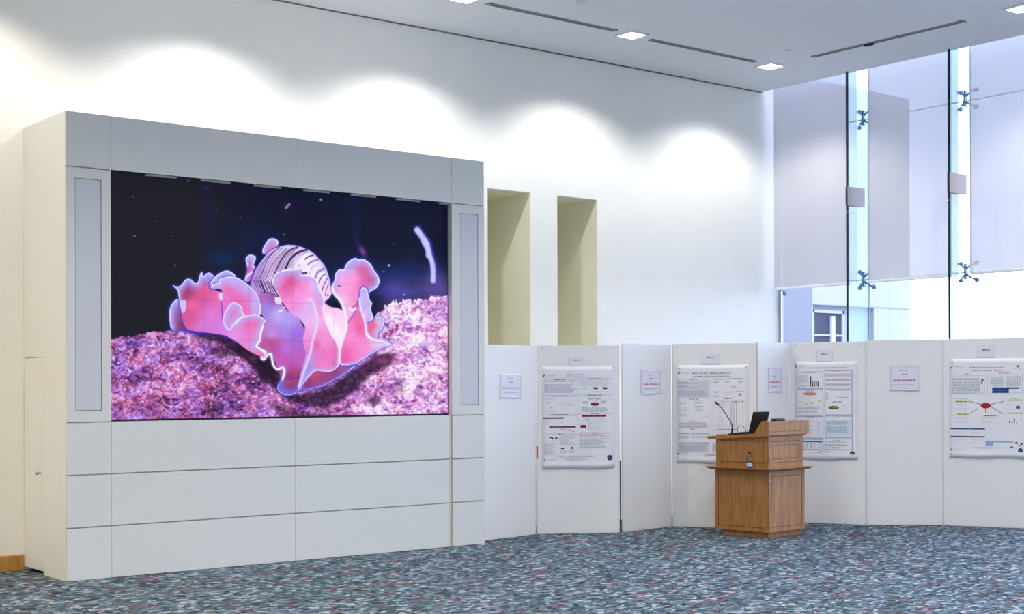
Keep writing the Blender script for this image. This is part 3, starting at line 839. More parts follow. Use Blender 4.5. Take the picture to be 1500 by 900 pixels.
# left lobes
shape([(262, 438), (253.3, 443.3), (248.7, 453.3), (248.6, 467), (250.5, 481), (257.8, 485.5), (269, 484), (300, 487), (300, 460), (275, 440)],
      [(254, 450, (120, 110, 225)), (256, 470, (130, 60, 130)), (264, 478, (110, 40, 90)), (270, 455, (190, 60, 110)), (290, 480, (120, 40, 90))],
      [([(262, 438), (253.3, 443.3), (248.9, 453.3), (248.8, 467), (250.5, 481)], 1.1, 3.0)], 3.0)
shape([(253.3, 418.7), (259.3, 419.8), (265.3, 418), (272, 410), (278.7, 409), (285.3, 414.7), (290, 413.3), (293.3, 401.3), (296, 398.7), (297.6, 405.3), (301.3, 401.3), (306.7, 399.7), (312.7, 404), (316, 412),
       (330, 420), (350, 440), (356, 470), (352, 500), (333.3, 492.7), (317.3, 489.5), (300, 487), (284, 485), (272, 480), (266, 462), (264.5, 446), (262, 436), (260, 425.3)],
      [(275, 426, (140, 40, 80)), (270, 432, (160, 50, 90)), (300, 424, (238, 70, 124)), (292, 430, (226, 60, 110)), (320, 440, (238, 90, 160)), (278, 462, (214, 66, 124)), (310, 460, (222, 110, 214)), (330, 476, (206, 124, 236)),
       (300, 478, (208, 116, 214)), (342, 489, (226, 130, 224)), (277, 414, (90, 80, 205)), (305, 407, (110, 120, 240)), (284, 420, (150, 60, 120)), (345, 450, (228, 110, 190)), (280, 446, (240, 84, 140))],
      [([(253.3, 418.7), (259.3, 419.8), (265.3, 418), (272, 410), (278.7, 409), (285.3, 414.7), (290, 413.3), (293.3, 401.3), (296, 398.7), (297.6, 405.3), (301.3, 401.3), (306.7, 399.7), (312.7, 404), (315, 410)], 1.2, 3.0),
       ([(253.3, 418.7), (260, 425.3), (262, 436), (264.5, 444)], 1.0, 1.5)], 2.4)
shape([(264.5, 444), (268, 440.5), (272, 441), (272.5, 450), (269, 458.5), (265.3, 454)], [(268, 449, (214, 204, 250))], [(None, .8, 1)])
# upper small petal and big curled petal
shape([(309, 420), (308.3, 416), (312, 409.3), (320, 401.3), (330.7, 396.7), (338.7, 398.7), (345.8, 406), (335, 412), (322, 420)],
      [(330, 404, (150, 130, 226)), (318, 412, (196, 176, 246))], [([(309, 420), (308.3, 416), (312, 409.3), (320, 401.3), (330.7, 396.7), (338.7, 398.7), (345.8, 406)], 1.5, 2.5)], 2.2)
L3 = [(308.7, 421.3), (313.3, 416), (320.7, 414.7), (321.3, 409.3), (328, 406.5), (338.7, 405.3), (349.3, 408), (360, 414.7), (370.7, 424), (378.7, 436), (381.6, 446.7), (381.2, 461)]
shape(L3 + [(372, 461), (358, 463), (350, 474), (338, 482), (328, 472), (325.5, 440), (325.3, 428), (322, 423.5), (314, 423)],
      [(334, 424, (236, 80, 150)), (348, 438, (238, 84, 156)), (340, 414, (190, 176, 248)), (357, 424, (206, 150, 236)), (362, 440, (232, 100, 180)), (372, 446, (214, 170, 240)), (330, 450, (226, 110, 200)), (358, 452, (240, 90, 160)), (330, 436, (236, 100, 180)), (338, 466, (226, 120, 210))],
      [(L3, 1.5, 4.2)], 1.8)
shape([(314.5, 424), (319, 423), (324, 424.5), (325.5, 428), (320, 427)], [(0, 0, (18, 14, 60))])
shape([(321, 430), (325, 429), (326.5, 438), (324, 441), (321, 438)], [(0, 0, (222, 214, 252))], aa=1.5)
stroke([(327, 428), (332, 437), (338, 444)], .5, (246, 160, 220), .5, 1)
# violet body and lower skirt
shape([(366, 418), (374, 423), (385, 429), (396, 430), (408, 437), (420, 455), (438, 467), (450, 500), (446, 545), (436, 572), (416, 560), (416, 546), (408, 541), (400, 524), (388, 516), (378, 508), (382, 490), (388, 470), (382, 458), (381, 440), (372, 426)],
      [(386, 436, (176, 90, 186)), (398, 436, (146, 76, 160)), (390, 450, (146, 130, 226)), (408, 462, (184, 176, 250)), (422, 470, (168, 160, 248)), (420, 486, (156, 128, 236)), (436, 492, (148, 96, 226)), (398, 490, (190, 140, 232)), (398, 503, (180, 60, 120)), (390, 506, (186, 70, 140)),
       (420, 512, (170, 110, 224)), (418, 528, (186, 76, 176)), (425, 550, (156, 34, 84)), (412, 540, (190, 90, 190)), (440, 530, (186, 80, 176)), (402, 515, (180, 70, 150)), (375, 422, (190, 150, 230)), (430, 515, (176, 90, 200)), (442, 552, (150, 36, 90))], mot=.03)
SKL = [(381.3, 490), (380.6, 499.3), (376.3, 505.3), (377.3, 509.3), (389, 516), (387, 521), (383.3, 524.5), (386.7, 526.7), (392, 520.5), (397, 519.5), (398.9, 528.7), (401.3, 536.7), (407, 541.6), (414.2, 538.7), (416.7, 546), (413.3, 556.7), (408, 563.3), (406.7, 570), (412, 576.7), (420, 579.3), (429.3, 578), (438.7, 572), (453.3, 570.7), (474.7, 564.7), (496, 553.3), (508, 546), (520, 536.5)]
shape([(408, 563.3), (406.7, 570), (412, 576.7), (420, 579.3), (429.3, 578), (438.7, 572.5), (453.3, 570.7), (474.7, 564.7), (496, 553.3), (508, 546), (522, 535), (500, 530), (460, 536), (436, 556), (418, 550), (414, 556)],
      [(416, 572, (130, 80, 170)), (428, 560, (156, 36, 86)), (445, 564, (130, 30, 90)), (470, 556, (150, 60, 120)), (460, 550, (176, 50, 110)), (490, 546, (140, 50, 120)), (505, 540, (150, 70, 140)), (425, 567, (130, 40, 100))],
      [([(408, 563.3), (406.7, 570), (412, 576.7), (420, 579.3), (429.3, 578), (438.7, 572.5)], .8, 3.5), ([(438.7, 572.5), (453.3, 570.7), (474.7, 564.7), (496, 553.3), (508, 546), (520, 536.5)], .45, 1.2)], 2.0, lav=(110, 110, 240))
stroke([(412, 562), (424, 560), (436, 556)], .4, (220, 110, 150), .6, 1)
stroke([(440, 568), (452, 552), (470, 547)], .4, (236, 110, 160), .5, 1)
for off, wd, col, al, sf in ((0, 2.6, (172, 160, 246), .75, 3), (0, 1.25, WHT, 1, .8)):
    stroke(SKL[:16], wd, col, al, sf)
stroke(SKL[15:18], .7, (150, 150, 250), .9, 1.2)
for pts in ([(385, 478), (382.2, 488.7), (381.2, 492)],): stroke(pts, 1.2, WHT, 1, .8)
shape([(402.5, 436.5), (407, 435.5), (410, 438), (412.5, 444), (408, 445.6), (403.5, 443.5)], [(0, 0, (240, 224, 252))])
stroke([(409, 457), (412.5, 455)], 1.4, (246, 236, 255), 1, .8); stroke([(415.2, 451.6), (416.2, 450.8)], 1.0, (246, 236, 255), 1, .8)
# folded petals lower left
P5R = [(345, 473.5), (350, 468), (357.3, 463.3), (372, 460.5), (382.7, 464), (388.4, 470), (385.3, 478), (382, 488.7), (380.7, 499.3), (376, 506.7)]
shape(P5R + [(380, 511), (388, 517.3), (385, 523), (378, 521), (364, 514), (351, 504), (344, 499.3), (333.3, 492.7), (336, 486), (341, 480)],
      [(362, 474, (240, 78, 146)), (376, 478, (238, 76, 146)), (356, 492, (230, 134, 216)), (372, 500, (236, 104, 176)), (345, 492, (226, 150, 240)), (350, 482, (236, 110, 186)), (378, 514, (236, 100, 160)), (366, 488, (240, 110, 176)), (366, 508, (232, 130, 206))],
      [(P5R, 1.5, 3.6)], 0)
stroke(P5R[8:] + [(380, 511), (388.5, 517.3)], 1.3, WHT, 1, .8)
P4 = [(358.7, 462), (355.4, 458), (354.7, 452), (352, 447.3), (346, 444), (342.4, 442.4), (338, 445.5), (333.3, 451.3), (326.9, 464.7), (328, 476.7), (334.7, 484), (338.5, 483), (340.5, 480.3), (345.3, 472.7), (352, 467)]
shape(P4, [(344, 466, (242, 84, 146)), (340, 474, (238, 90, 150)), (346, 454, (216, 120, 200)), (335, 466, (206, 140, 226))], [(None, 1.35, 3.4)], 0)
# right hand petals
P8 = [(486.7, 424), (486.9, 417.3), (490, 410.7), (491.3, 401.3), (495, 396.5), (499, 394.7), (503.6, 395), (506.7, 388), (512, 382), (520, 378), (525.3, 380), (533.3, 380), (542.7, 386.7), (548, 396), (554.5, 405.7), (555.6, 414.7), (550.7, 422.7), (541.3, 428.7)]
shape(P8 + [(538, 440), (530, 455), (515, 470), (505, 470), (500, 445), (492, 434)],
      [(500, 404, (254, 176, 232)), (518, 408, (252, 156, 216)), (533, 398, (222, 76, 132)), (544, 410, (186, 70, 130)), (542, 396, (206, 70, 124)), (515, 388, (160, 150, 240)), (508, 424, (252, 160, 220)), (522, 430, (250, 130, 200)), (500, 440, (252, 196, 240)), (535, 420, (226, 84, 146)), (510, 398, (240, 170, 226)), (548, 418, (170, 110, 190)), (510, 455, (250, 180, 230))],
      [(P8, 1.7, 2.8)], 2.6)
stroke([(495.5, 418.5), (498, 419.5)], .8, (40, 20, 70), .9, .8)
P10 = [(528.7, 424), (532, 421.2), (537.3, 424), (539.5, 432), (541.6, 440), (545, 444), (543, 453.3), (546.5, 465.3), (540.4, 473.6)]
shape(P10 + [(534, 470), (528, 458), (525.3, 446), (527, 434)], [(534, 440, (200, 180, 240)), (536, 460, (214, 190, 245)), (530, 450, (190, 180, 245)), (538, 468, (240, 170, 225))], [(P10, 1.4, 2)], 2.0)
shape([(538, 474), (546, 471.3), (552, 464.7), (558, 464), (563.3, 469.3), (560, 481.3), (554, 488), (553.2, 497.3), (543.3, 494.7), (537, 485.3)],
      [(541, 483, (232, 60, 104)), (546, 476, (238, 70, 110)), (556, 474, (232, 206, 246)), (551, 488, (232, 186, 240)), (543, 491, (236, 90, 130))], [([(552, 464.7), (558, 464), (563.3, 469.3), (560, 481.3), (554, 488)], 1.2, 2)], 1.6)
P9 = [(526, 440), (524, 450), (519, 460), (511, 472), (506, 484), (502, 496), (497, 515), (496.7, 532), (503, 535.5), (515, 534.5), (522, 533), (530, 527.5), (540, 521.5), (550, 515.5), (560, 509.8), (572.8, 505), (568, 502), (560, 500), (548, 498), (540, 494), (536.5, 489), (536, 478), (532, 466), (528, 454)]
shape(P9, [(522, 464, (240, 92, 150)), (526, 480, (238, 70, 136)), (514, 492, (248, 140, 212)), (525, 498, (248, 134, 206)), (508, 518, (238, 80, 150)), (504, 528, (226, 70, 140)), (520, 518, (246, 116, 186)), (536, 508, (248, 140, 196)), (548, 504, (230, 196, 244)), (562, 504, (238, 224, 255)), (512, 478, (246, 130, 200)), (530, 488, (240, 80, 140))],
      [([(496.7, 532), (503, 535.5), (515, 534.5), (522, 533), (530, 527.5), (540, 521.5), (550, 515.5), (560, 509.8), (572.8, 505)], .7, 1.4)], 1.6)
for wd, col, al, sf in ((3.2, (196, 190, 252), .75, 2.5), (1.3, WHT, .85, 1.2)):
    stroke([(527, 438), (528.5, 452), (533, 465), (536, 478), (537, 489), (541, 494.5)], wd * .8, col, al, sf)
    stroke([(537, 489), (542, 495), (550, 498.5), (560, 500.5), (571, 504.6)], wd, col, al, sf)
stroke([(512, 452.5), (517, 455), (521, 452)], 1.5, WHT, .95, 1.0); stroke([(517, 450), (520, 448.5), (523, 444)], 1.2, (230, 60, 130), .8, 1)
# centre petal with the dark red throat
P6T = [(398, 416), (400.7, 405.3), (404, 400.5), (409.3, 398), (420, 395.3), (433.3, 394.8), (442.5, 393.6)]
P6S = [(442.6, 393.6), (442.4, 403), (450.7, 403.4), (458, 405.5), (463.5, 410), (468, 422.7), (473.5, 434), (476, 446.7)]
P6B = [(496.7, 532), (495.3, 537.3), (486, 544.4), (476, 544.8), (463.3, 543.6), (454, 550.7), (447.3, 559), (440.5, 568.4), (436.7, 570.4)]
shape(P6T + P6S + [(474, 455), (478, 473), (488.7, 496), (495.3, 515)] + P6B + [(438, 558), (443.4, 536), (448, 519), (445, 507), (444.2, 493), (447, 480), (438, 467), (425, 458.7), (414.7, 444), (406.7, 427)],
      [(424, 412, (222, 46, 106)), (418, 422, (226, 64, 126)), (435, 404, (226, 66, 124)), (428, 404, (214, 60, 120)), (411, 412, (236, 130, 190)), (445, 415, (250, 130, 190)), (438, 430, (248, 144, 222)), (458, 418, (244, 190, 242)), (424, 446, (248, 140, 220)), (450, 440, (250, 170, 236)), (466, 444, (252, 150, 224)), (414, 432, (244, 110, 176)),
       (452, 478, (240, 184, 242)), (462, 490, (244, 130, 196)), (468, 472, (250, 176, 232)), (472, 500, (250, 150, 214)), (482, 520, (240, 104, 176)), (466, 530, (242, 104, 176)), (464, 505, (228, 76, 140)), (449, 540, (146, 140, 240)), (444, 556, (150, 146, 244)), (455, 528, (180, 150, 244)), (452, 494, (246, 150, 218)), (448, 502, (240, 130, 200)), (440, 462, (226, 170, 240)), (475, 536, (244, 120, 190)), (492, 534, (226, 90, 160))],
      [(P6T, 1.6, 4.0), (P6S[1:], 1.6, 3.4), (P6B, 1.0, 1.5)], 0, mot=.03)
stroke(P6B[6:] , .9, (130, 130, 250), .8, 1.5)
shape([(441, 465), (446, 452), (453, 438), (459, 446), (464, 462), (465.3, 474), (461, 490), (455, 492), (447.5, 479)], [(450, 456, (212, 186, 246)), (460, 470, (232, 196, 246)), (452, 484, (240, 170, 230))], aa=2.5, alpha=.75)
for wd, al, sf in ((2.2, .55, 2.4), (.9, .9, 1.0)):
    stroke([(453.3, 437.5), (458.5, 443), (462.5, 455), (465.2, 470), (463, 484), (457.6, 500), (456, 512), (450, 530), (444, 548), (438, 566)], wd, (226, 216, 255), al, sf)
# glowing fold in the middle
shape([(473, 447), (478, 446), (485, 450), (496, 452), (504, 458), (507, 470), (506, 484), (502, 496), (499, 508), (497.5, 520), (496, 514), (493, 502), (487, 492), (480, 478), (475, 462)],
      [(482, 468, (255, 246, 255)), (490, 484, (255, 250, 255)), (496, 500, (255, 236, 255)), (494, 460, (248, 206, 242)), (482, 452, (250, 200, 240)), (502, 474, (252, 220, 246))], aa=2.0, mot=0)
for wd, col, al, sf in ((2.4, (250, 216, 248), .7, 2.0), (1.2, (255, 250, 255), .95, 1.0)):
    stroke([(486.9, 421), (490, 431), (498.7, 441), (503.5, 452), (507, 466), (507, 482), (502.5, 496), (498, 512), (497, 530)], wd, col, al, sf)
    stroke([(476, 446), (473.6, 452), (477, 470), (486, 490), (494, 503)], wd * .8, col, al * .8, sf)
for q in ((488.5, 472.5), (493.5, 471), (486.6, 508), (487.6, 535.5)): stroke([q, (q[0] + .3, q[1])], .6, (190, 130, 200), .7, .8)
# joints between the tiles of the wall
for kx in range(1, 8):
    d = np.abs(GX - (SX0 + (SX1 - SX0) * kx / 8)); a = np.clip(1.3 - d / .006, 0, 1) * .06
    IMG *= (1 - a)[..., None]
for kz in range(1, 6):
    d = np.abs(GZ - (SZ0 + (SZ1 - SZ0) * kz / 6)); a = np.clip(1.3 - d / .006, 0, 1) * .06
    IMG *= (1 - a)[..., None]
IMG = np.clip(IMG, 0, 255) / 255.0
LIN = np.where(IMG <= .04045, IMG / 12.92, ((IMG + .055) / 1.055) ** 2.4)

vw = thing('video_wall', 'large lit video wall showing a striped sea snail with pink frilled petals on a purple reef', 'screen', ((SX0 + SX1) / 2, YS, SZ0))
me = bpy.data.meshes.new('lit_picture')
ox, oz = (SX0 + SX1) / 2, SZ0
co = np.stack([GX - ox, np.zeros_like(GX), GZ - oz], -1).reshape(-1, 3)
ii = np.arange(NX * NZ).reshape(NZ, NX)
quads = np.stack([ii[:-1, :-1], ii[:-1, 1:], ii[1:, 1:], ii[1:, :-1]], -1).reshape(-1, 4)
me.vertices.add(len(co)); me.vertices.foreach_set('co', co.ravel().astype(np.float32))
me.loops.add(quads.size); me.loops.foreach_set('vertex_index', quads.ravel().astype(np.int32))
me.polygons.add(len(quads)); me.polygons.foreach_set('loop_start', np.arange(0, quads.size, 4, dtype=np.int32))
me.update(calc_edges=True)
at = me.color_attributes.new('picture', 'FLOAT_COLOR', 'POINT')
at.data.foreach_set('color', np.concatenate([LIN.reshape(-1, 3), np.ones((NX * NZ, 1))], 1).ravel().astype(np.float32))
m, nt, out = new_mat('led_picture')
b = nt.nodes.new('ShaderNodeBsdfPrincipled'); b.inputs['Base Color'].default_value = (.004, .004, .005, 1); b.inputs['Roughness'].default_value = .6
b.inputs['Specular IOR Level'].default_value = .08
ca = nt.nodes.new('ShaderNodeVertexColor'); ca.layer_name = 'picture'
nt.links.new(ca.outputs['Color'], b.inputs['Emission Color']); b.inputs['Emission Strength'].default_value = 1.0
nt.links.new(b.outputs['BSDF'], out.inputs['Surface'])
me.materials.append(m)
pic = bpy.data.objects.new('lit_picture', me); COL.objects.link(pic); pic.parent = vw
k = MB(); k.box(SX0 + .001 - ox, SX1 - .001 - ox, .003, .06, .0005, SZ1 - SZ0 - .001, M['bezel'])
bz = k.build('black_back_frame', vw)

# ------------------------------------------------------------------ display boards
BP = {1: ((7.89, 10.53), (8.762, 10.668), 1.862), 2: ((8.772, 10.668), (9.497, 10.25), 1.868), 3: ((9.520, 10.236), (10.321, 10.348), 1.89),
      4: ((10.335, 10.349), (10.82, 9.617), 1.898), 5: ((10.826, 9.617), (11.612, 9.856), 1.912), 6: ((11.62, 9.858), (11.994, 9.162), 1.922),
      7: ((12.0, 9.160), (12.590, 8.634), 1.935), 8: ((12.591, 8.633), (12.925, 7.862), 1.942)}
BL = {1: 'white display board touching the screen housing, holding one small welcome notice',
      2: 'white display board with the poster topped by two red boxes, second from the screen housing',
      3: 'white display board with a small notice, third from the screen, beside a dark gap',
      4: 'white display board behind the microphone, holding the poster with a grey rounded text box',
      5: 'narrow looking white display board right behind the laptop, with a notice',
      6: 'white display board partly behind the lectern, holding the poster with boxed columns',
      7: 'white display board under the middle blind, holding one wide looking welcome notice',
      8: 'white display board holding the poster with a large question mark'}
BF = {}
for k_, (p, q, H) in BP.items():
    p = Vector(p); q = Vector(q); d = q - p; L = d.length; ang = math.atan2(d.y, d.x)
    t = thing('display_board', BL[k_], 'display board', (p.x, p.y, 0), ang, 'zigzag row of display boards')
    BF[k_] = (p, d.normalized(), ang, L)
    m_ = MB(); m_.box(.008 + .030, L - .008 - .030, 0, .022, .006, H - .006, M['board']); m_.prism([(.008, 0), (.038, 0), (.038, .022), (.030, .022)], 'z', .006, H - .006, M['board'])
    m_.prism([(L - .038, 0), (L - .008, 0), (L - .030, .022), (L - .038, .022)], 'z', .006, H - .006, M['board']); m_.build('panel', t)
    e = MB()
    e.prism([(.001, .0015), (.0078, .0015), (.0245, .0215), (.020, .0215)], 'z', 0, H, M['boardedge']); e.prism([(L - .0078, .0015), (L - .001, .0015), (L - .020, .0215), (L - .0245, .0215)], 'z', 0, H, M['boardedge'])
    e.box(.026, L - .026, .002, .0215, H - .006, H, M['board']); e.box(.026, L - .026, .002, .0215, 0, .006, M['board'])
    tag(e.build('edge_strip', t), 'thin beige edging')
    if k_ in (1, 5, 6, 7):
        e = MB(); e.tube([(L + .003, .0115, .004), (L + .003, .0115, H - .006)], .0042, M['boardedge'], 8); e.build('hinge_rod', t)
    if k_ == 2:
        e = MB(); e.box(L + .002, L + .014, -.002, .004, .0, .72, M['dark'], .002); tag(e.build('gap_strip', t), 'dark lower strip in the joint')
        e = MB(); e.box(-.004, .012, -.004, .0, .745, .87, M['red']); tag(e.build('tape', t), 'small strip of red tape')
    if k_ in (2, 4, 6):
        for xx in (.06, L - .05):
            e = MB(); R = Matrix.Translation((xx, 0, H - .03)) @ Matrix.Rotation(PI / 2, 4, 'X')
            e.lathe([(.004, 0), (.006, .003), (.003, .007)], M['mullion'], 8, T=R); e.build('hook', t)

def on_board(kb, s, z, off=0.0):
    p, d, ang, L = BF[kb]; n = Vector((-d.y, d.x))
    w2 = p + d * s - n * off
    return (w2.x, w2.y, z), ang

def sheet(parent, w_, h_, mat, name='sheet', curl=.0, seed=0):
    mb = MB(); nx, nz = 14, 24; V = []; F = []; th = .0007
    def yy(u, v):
        c = 0
        if curl:
            b = max(0, (.07 - v) / .07)
            c = -curl * b * b * (1 + .5 * math.sin(u * 9 + seed)) - curl * .10 * max(0, (v - .94) / .06) ** 2 * (1 + math.sin(u * 5 + seed))
        return c
    for sgn in (0, 1):
        for j in range(nz + 1):
            for i in range(nx + 1):
                u, v = i / nx, j / nz
                V.append((u * w_, yy(u, v) - (.0012 if sgn == 0 else .0012 - th), v * h_ + (.004 * math.sin(u * 6.0 + seed) * (1 - v) ** 8 if curl else 0)))
    S = (nx + 1) * (nz + 1)
    for j in range(nz):
        for i in range(nx):
            a = j * (nx + 1) + i; b = a + 1; c = b + nx + 1; d = a + nx + 1
            F.append((a, b, c, d)); F.append((S + a, S + d, S + c, S + b))
    bnd = [i for i in range(nx + 1)] + [j * (nx + 1) + nx for j in range(1, nz + 1)] + [nz * (nx + 1) + i for i in range(nx - 1, -1, -1)] + [j * (nx + 1) for j in range(nz - 1, 0, -1)]
    for i in range(len(bnd)):
        a, b = bnd[i], bnd[(i + 1) % len(bnd)]; F.append((b, a, S + a, S + b))
    mb.add(V, F, mat, True)
    return mb.build(name, parent)

PO = .0018
class Pr:
    """flat printing on a sheet; x to the right, z up, both in metres on the sheet; cf maps traced positions to the sheet"""
    def __init__(s, parent, cf): s.p = parent; s.cf = cf; s.parts = {}; s.rs = random.Random(5)
    def mb(s, part):
        if part not in s.parts: s.parts[part] = MB()
        return s.parts[part]
    def poly(s, part, pts, m, off=PO):
        V = [(x, -off, z) for x, z in (s.cf(*p) for p in pts)]
        s.mb(part).add(V, [list(range(len(V)))], m)
    def rect(s, part, x0, y0, x1, y1, m, off=PO): s.poly(part, [(x0, y1), (x1, y1), (x1, y0), (x0, y0)], m, off)
    def frame(s, part, x0, y0, x1, y1, t, m, off=PO):
        s.rect(part, x0, y0, x1, y0 + t, m, off); s.rect(part, x0, y1 - t, x1, y1, m, off)
        s.rect(part, x0, y0 + t, x0 + t, y1 - t, m, off); s.rect(part, x1 - t, y0 + t, x1, y1 - t, m, off)
    def oval(s, part, cx, cy, rx, ry, m, off=PO, n=28):
        s.poly(part, [(cx + rx * math.cos(2 * PI * i / n), cy - ry * math.sin(2 * PI * i / n)) for i in range(n)], m, off)
    def ring(s, part, cx, cy, rx, ry, t, m, off=PO, n=28):
        V = []; F = []
        for i in range(n):
            c, d = math.cos(2 * PI * i / n), math.sin(2 * PI * i / n)
            for r in (1, 0):
                x, z = s.cf(cx + (rx - (0 if r else t)) * c, cy - (ry - (0 if r else t)) * d); V.append((x, -off, z))
        for i in range(n): F.append((2 * i, 2 * ((i + 1) % n), 2 * ((i + 1) % n) + 1, 2 * i + 1))
        s.mb(part).add(V, F, m)
    def line(s, part, x0, y0, x1, y1, t, m, off=PO):
        dx, dy = x1 - x0, y1 - y0; L = math.hypot(dx, dy); nx, ny = -dy / L * t / 2, dx / L * t / 2
        s.poly(part, [(x0 - nx, y0 - ny), (x1 - nx, y1 - ny), (x1 + nx, y1 + ny), (x0 + nx, y0 + ny)], m, off)
    def words(s, part, x0, x1, y, t, m, unit):
        """one line of small print too fine to read: a row of word-long dashes"""
        x = x0
        while x < x1 - unit * .3:
            L = unit * s.rs.uniform(.5, 2.2); e = min(x + L, x1)
            s.rect(part, x, y - t / 2, e, y + t / 2, m); x = e + unit * .28
    def para(s, part, x0, x1, ys, t, m, unit, rag=.15):
        for y in ys: s.words(part, x0, x1 - (x1 - x0) * rag * s.rs.random(), y, t, m, unit)
    def text(s, part, body, cx, cy, wpx, m, hpx=None, bold=0.0):
        V, F = text_geo(body, 1.0, bold)
        xs = [v[0] for v in V]; ys = [v[1] for v in V]
        x0, z0 = s.cf(cx, cy); x1, _ = s.cf(cx + wpx, cy); W = x1 - x0
        sc = W / (max(xs) - min(xs)); mx = (max(xs) + min(xs)) / 2; my = .35
        sz = sc
        if hpx:
            _, za = s.cf(cx, cy - hpx); sz = (za - z0) / .72
        s.mb(part).add([((v[0] - mx) * sc + x0, -PO - .0003, (v[1] - my) * sz + z0) for v in V], F, m)
    def logo(s, part, x, y, u):
        """slanted two-tone emblem with a line of small script beside it"""
        s.poly(part, [(x - 1.0 * u, y + .6 * u), (x - .1 * u, y + .8 * u), (x + .3 * u, y - .1 * u), (x - .5 * u, y - .2 * u)], ink(112, 20, 48))
        s.poly(part, [(x - .4 * u, y - .1 * u), (x + .4 * u, y + .1 * u), (x + 1.1 * u, y - .8 * u), (x + .2 * u, y - .7 * u)], ink(38, 32, 44))
    def done(s):
        for n, mb in s.parts.items():
            if not set(n.split('_')) & {'logo', 'text', 'lettering', 'border'}: n += '_print'
            for q in mb.pieces(): q.build(n, s.p, fix=False)

GR = ink(176, 178, 194); GL = ink(204, 206, 220); DG = ink(128, 128, 144); TX = ink(84, 82, 98); RD = ink(160, 24, 34); DR = ink(122, 30, 50); NV = ink(22, 44, 104)
PKB = ink(228, 216, 232); TEAL = ink(128, 146, 160); PIN = M['mullion']

def poster(kb, s0, s1, z0, z1, label, seed):
    loc, ang = on_board(kb, s0, z0, .0015)
    t = thing('poster', label, 'poster', loc, ang, 'research posters pinned to the boards')
    sheet(t, s1 - s0, z1 - z0, M['paper'], curl=.010, seed=seed)
    return t, s1 - s0, z1 - z0
def pins(t, pts):
    for x, z in pts:
        mb = MB(); R = Matrix.Translation((x, -.001, z)) @ Matrix.Rotation(PI / 2, 4, 'X')
        mb.lathe([(.004, 0), (.0065, .003), (.0065, .006), (.003, .008)], PIN, 10, T=R); mb.build('pushpin', t)
def badge(p, cx, cy, r, part='badge'):
    p.oval(part, cx, cy, r, r, NV); p.ring(part, cx, cy, r * .82, r * .82, r * .10, ink(70, 96, 160), PO + .0004)
    p.rect(part, cx - r * .45, cy - r * .2, cx + r * .45, cy + r * .1, ink(96, 124, 184), PO + .0004)

# poster on the second board
t, w_, h_ = poster(2, .054, .785, .648, 1.659, 'white poster with two small red boxes, dark red bars and a red oval', 1)
p = Pr(t, lambda x, y: ((x - 70) / 530 * w_, (1 - (y - 85) / 750) * h_))
p.logo('logo', 86, 152, 11); p.words('logo', 106, 178, 147, 3, GR, 12); p.words('logo', 106, 178, 154, 3, GR, 9)
p.text('title_lettering', 'Employee Turnover', 317, 145, 130, TX, 11, .012); p.text('title_lettering', "Qatar's Public Sector", 316, 161, 134, DG, 9)
for y0, y1 in ((173, 192), (290, 308), (432, 448), (571, 590)):
    p.rect('section_band', 78, y0 + 2, 326, y1 + 2, PKB, PO - .0003); p.rect('section_band', 334, y0 - 3, 582, y1 - 3, PKB, PO - .0003)
for x0, x1, y in ((160, 240, 182), (412, 503, 176), (135, 268, 303), (402, 508, 298), (133, 270, 440), (428, 485, 435), (185, 222, 582), (430, 485, 577)): p.words('section_band', x0, x1, y, 6, ink(150, 122, 142), 22)
p.frame('border', 76, 168, 328, 742, 1.5, GL); p.frame('border', 332, 166, 584, 740, 1.5, GL)
p.words('body_text', 85, 250, 198, 4, GR, 14); p.para('body_text', 86, 322, (217, 224, 230, 237), 4, GR, 14); p.para('body_text', 90, 326, (248, 255, 262, 269, 277), 4.5, GR, 14)
p.oval('body_text', 290, 198, 14, 6, ink(236, 238, 248)); p.words('body_text', 276, 302, 198, 4, DG, 8)
p.para('body_text', 345, 578, (194, 201, 208, 215, 222, 229), 3.6, GL, 14); p.words('body_text', 345, 395, 250, 4, GR, 14)
for x0 in (447, 515): p.rect('red_box', x0, 239, x0 + 32, 253, ink(60, 20, 30)); p.rect('red_box', x0 + 6, 241, x0 + 26, 250, RD, PO + .0004)
for x0, x1 in ((434, 461), (468, 490), (504, 524), (534, 558)): p.words('red_box', x0, x1, 273, 6, GR, 10)
for b_ in ((90, 318, 170, 333), (94, 344, 132, 357), (190, 360, 226, 372), (254, 352, 300, 378), (114, 382, 152, 394), (90, 408, 172, 423)):
    p.frame('flow_diagram', *b_, 1.6, GL); p.words('flow_diagram', b_[0] + 7, b_[2] - 7, (b_[1] + b_[3]) / 2, 4, GR, 9)
for l_ in ((132, 350, 188, 366), (152, 388, 188, 368), (226, 366, 252, 365), (112, 357, 130, 382)): p.line('flow_diagram', *l_, 1.5, GL)
for b_ in ((408, 315, 450, 333), (458, 314, 500, 332), (366, 341, 406, 361), (500, 339, 540, 358)):
    p.rect('oval_diagram', *b_, ink(206, 212, 222)); p.words('oval_diagram', b_[0] + 4, b_[2] - 4, (b_[1] + b_[3]) / 2, 5, GR, 8)
p.oval('oval_diagram', 456, 364, 32, 12, DR); p.oval('oval_diagram', 456, 364, 27, 9, RD, PO + .0004); p.words('oval_diagram', 440, 472, 364, 3, ink(220, 150, 150), 8)
p.line('oval_diagram', 440, 338, 446, 350, 3, DG); p.line('oval_diagram', 470, 336, 464, 348, 3, DG)
p.words('body_text', 355, 390, 386, 4, DG, 14); p.para('body_text', 358, 555, (391, 398, 405, 412, 419), 4.2, GR, 14)
p.rect('table', 78, 459, 228, 470, DR); p.rect('table', 360, 445, 537, 457, DR); p.rect('table', 122, 525, 316, 537, DR)
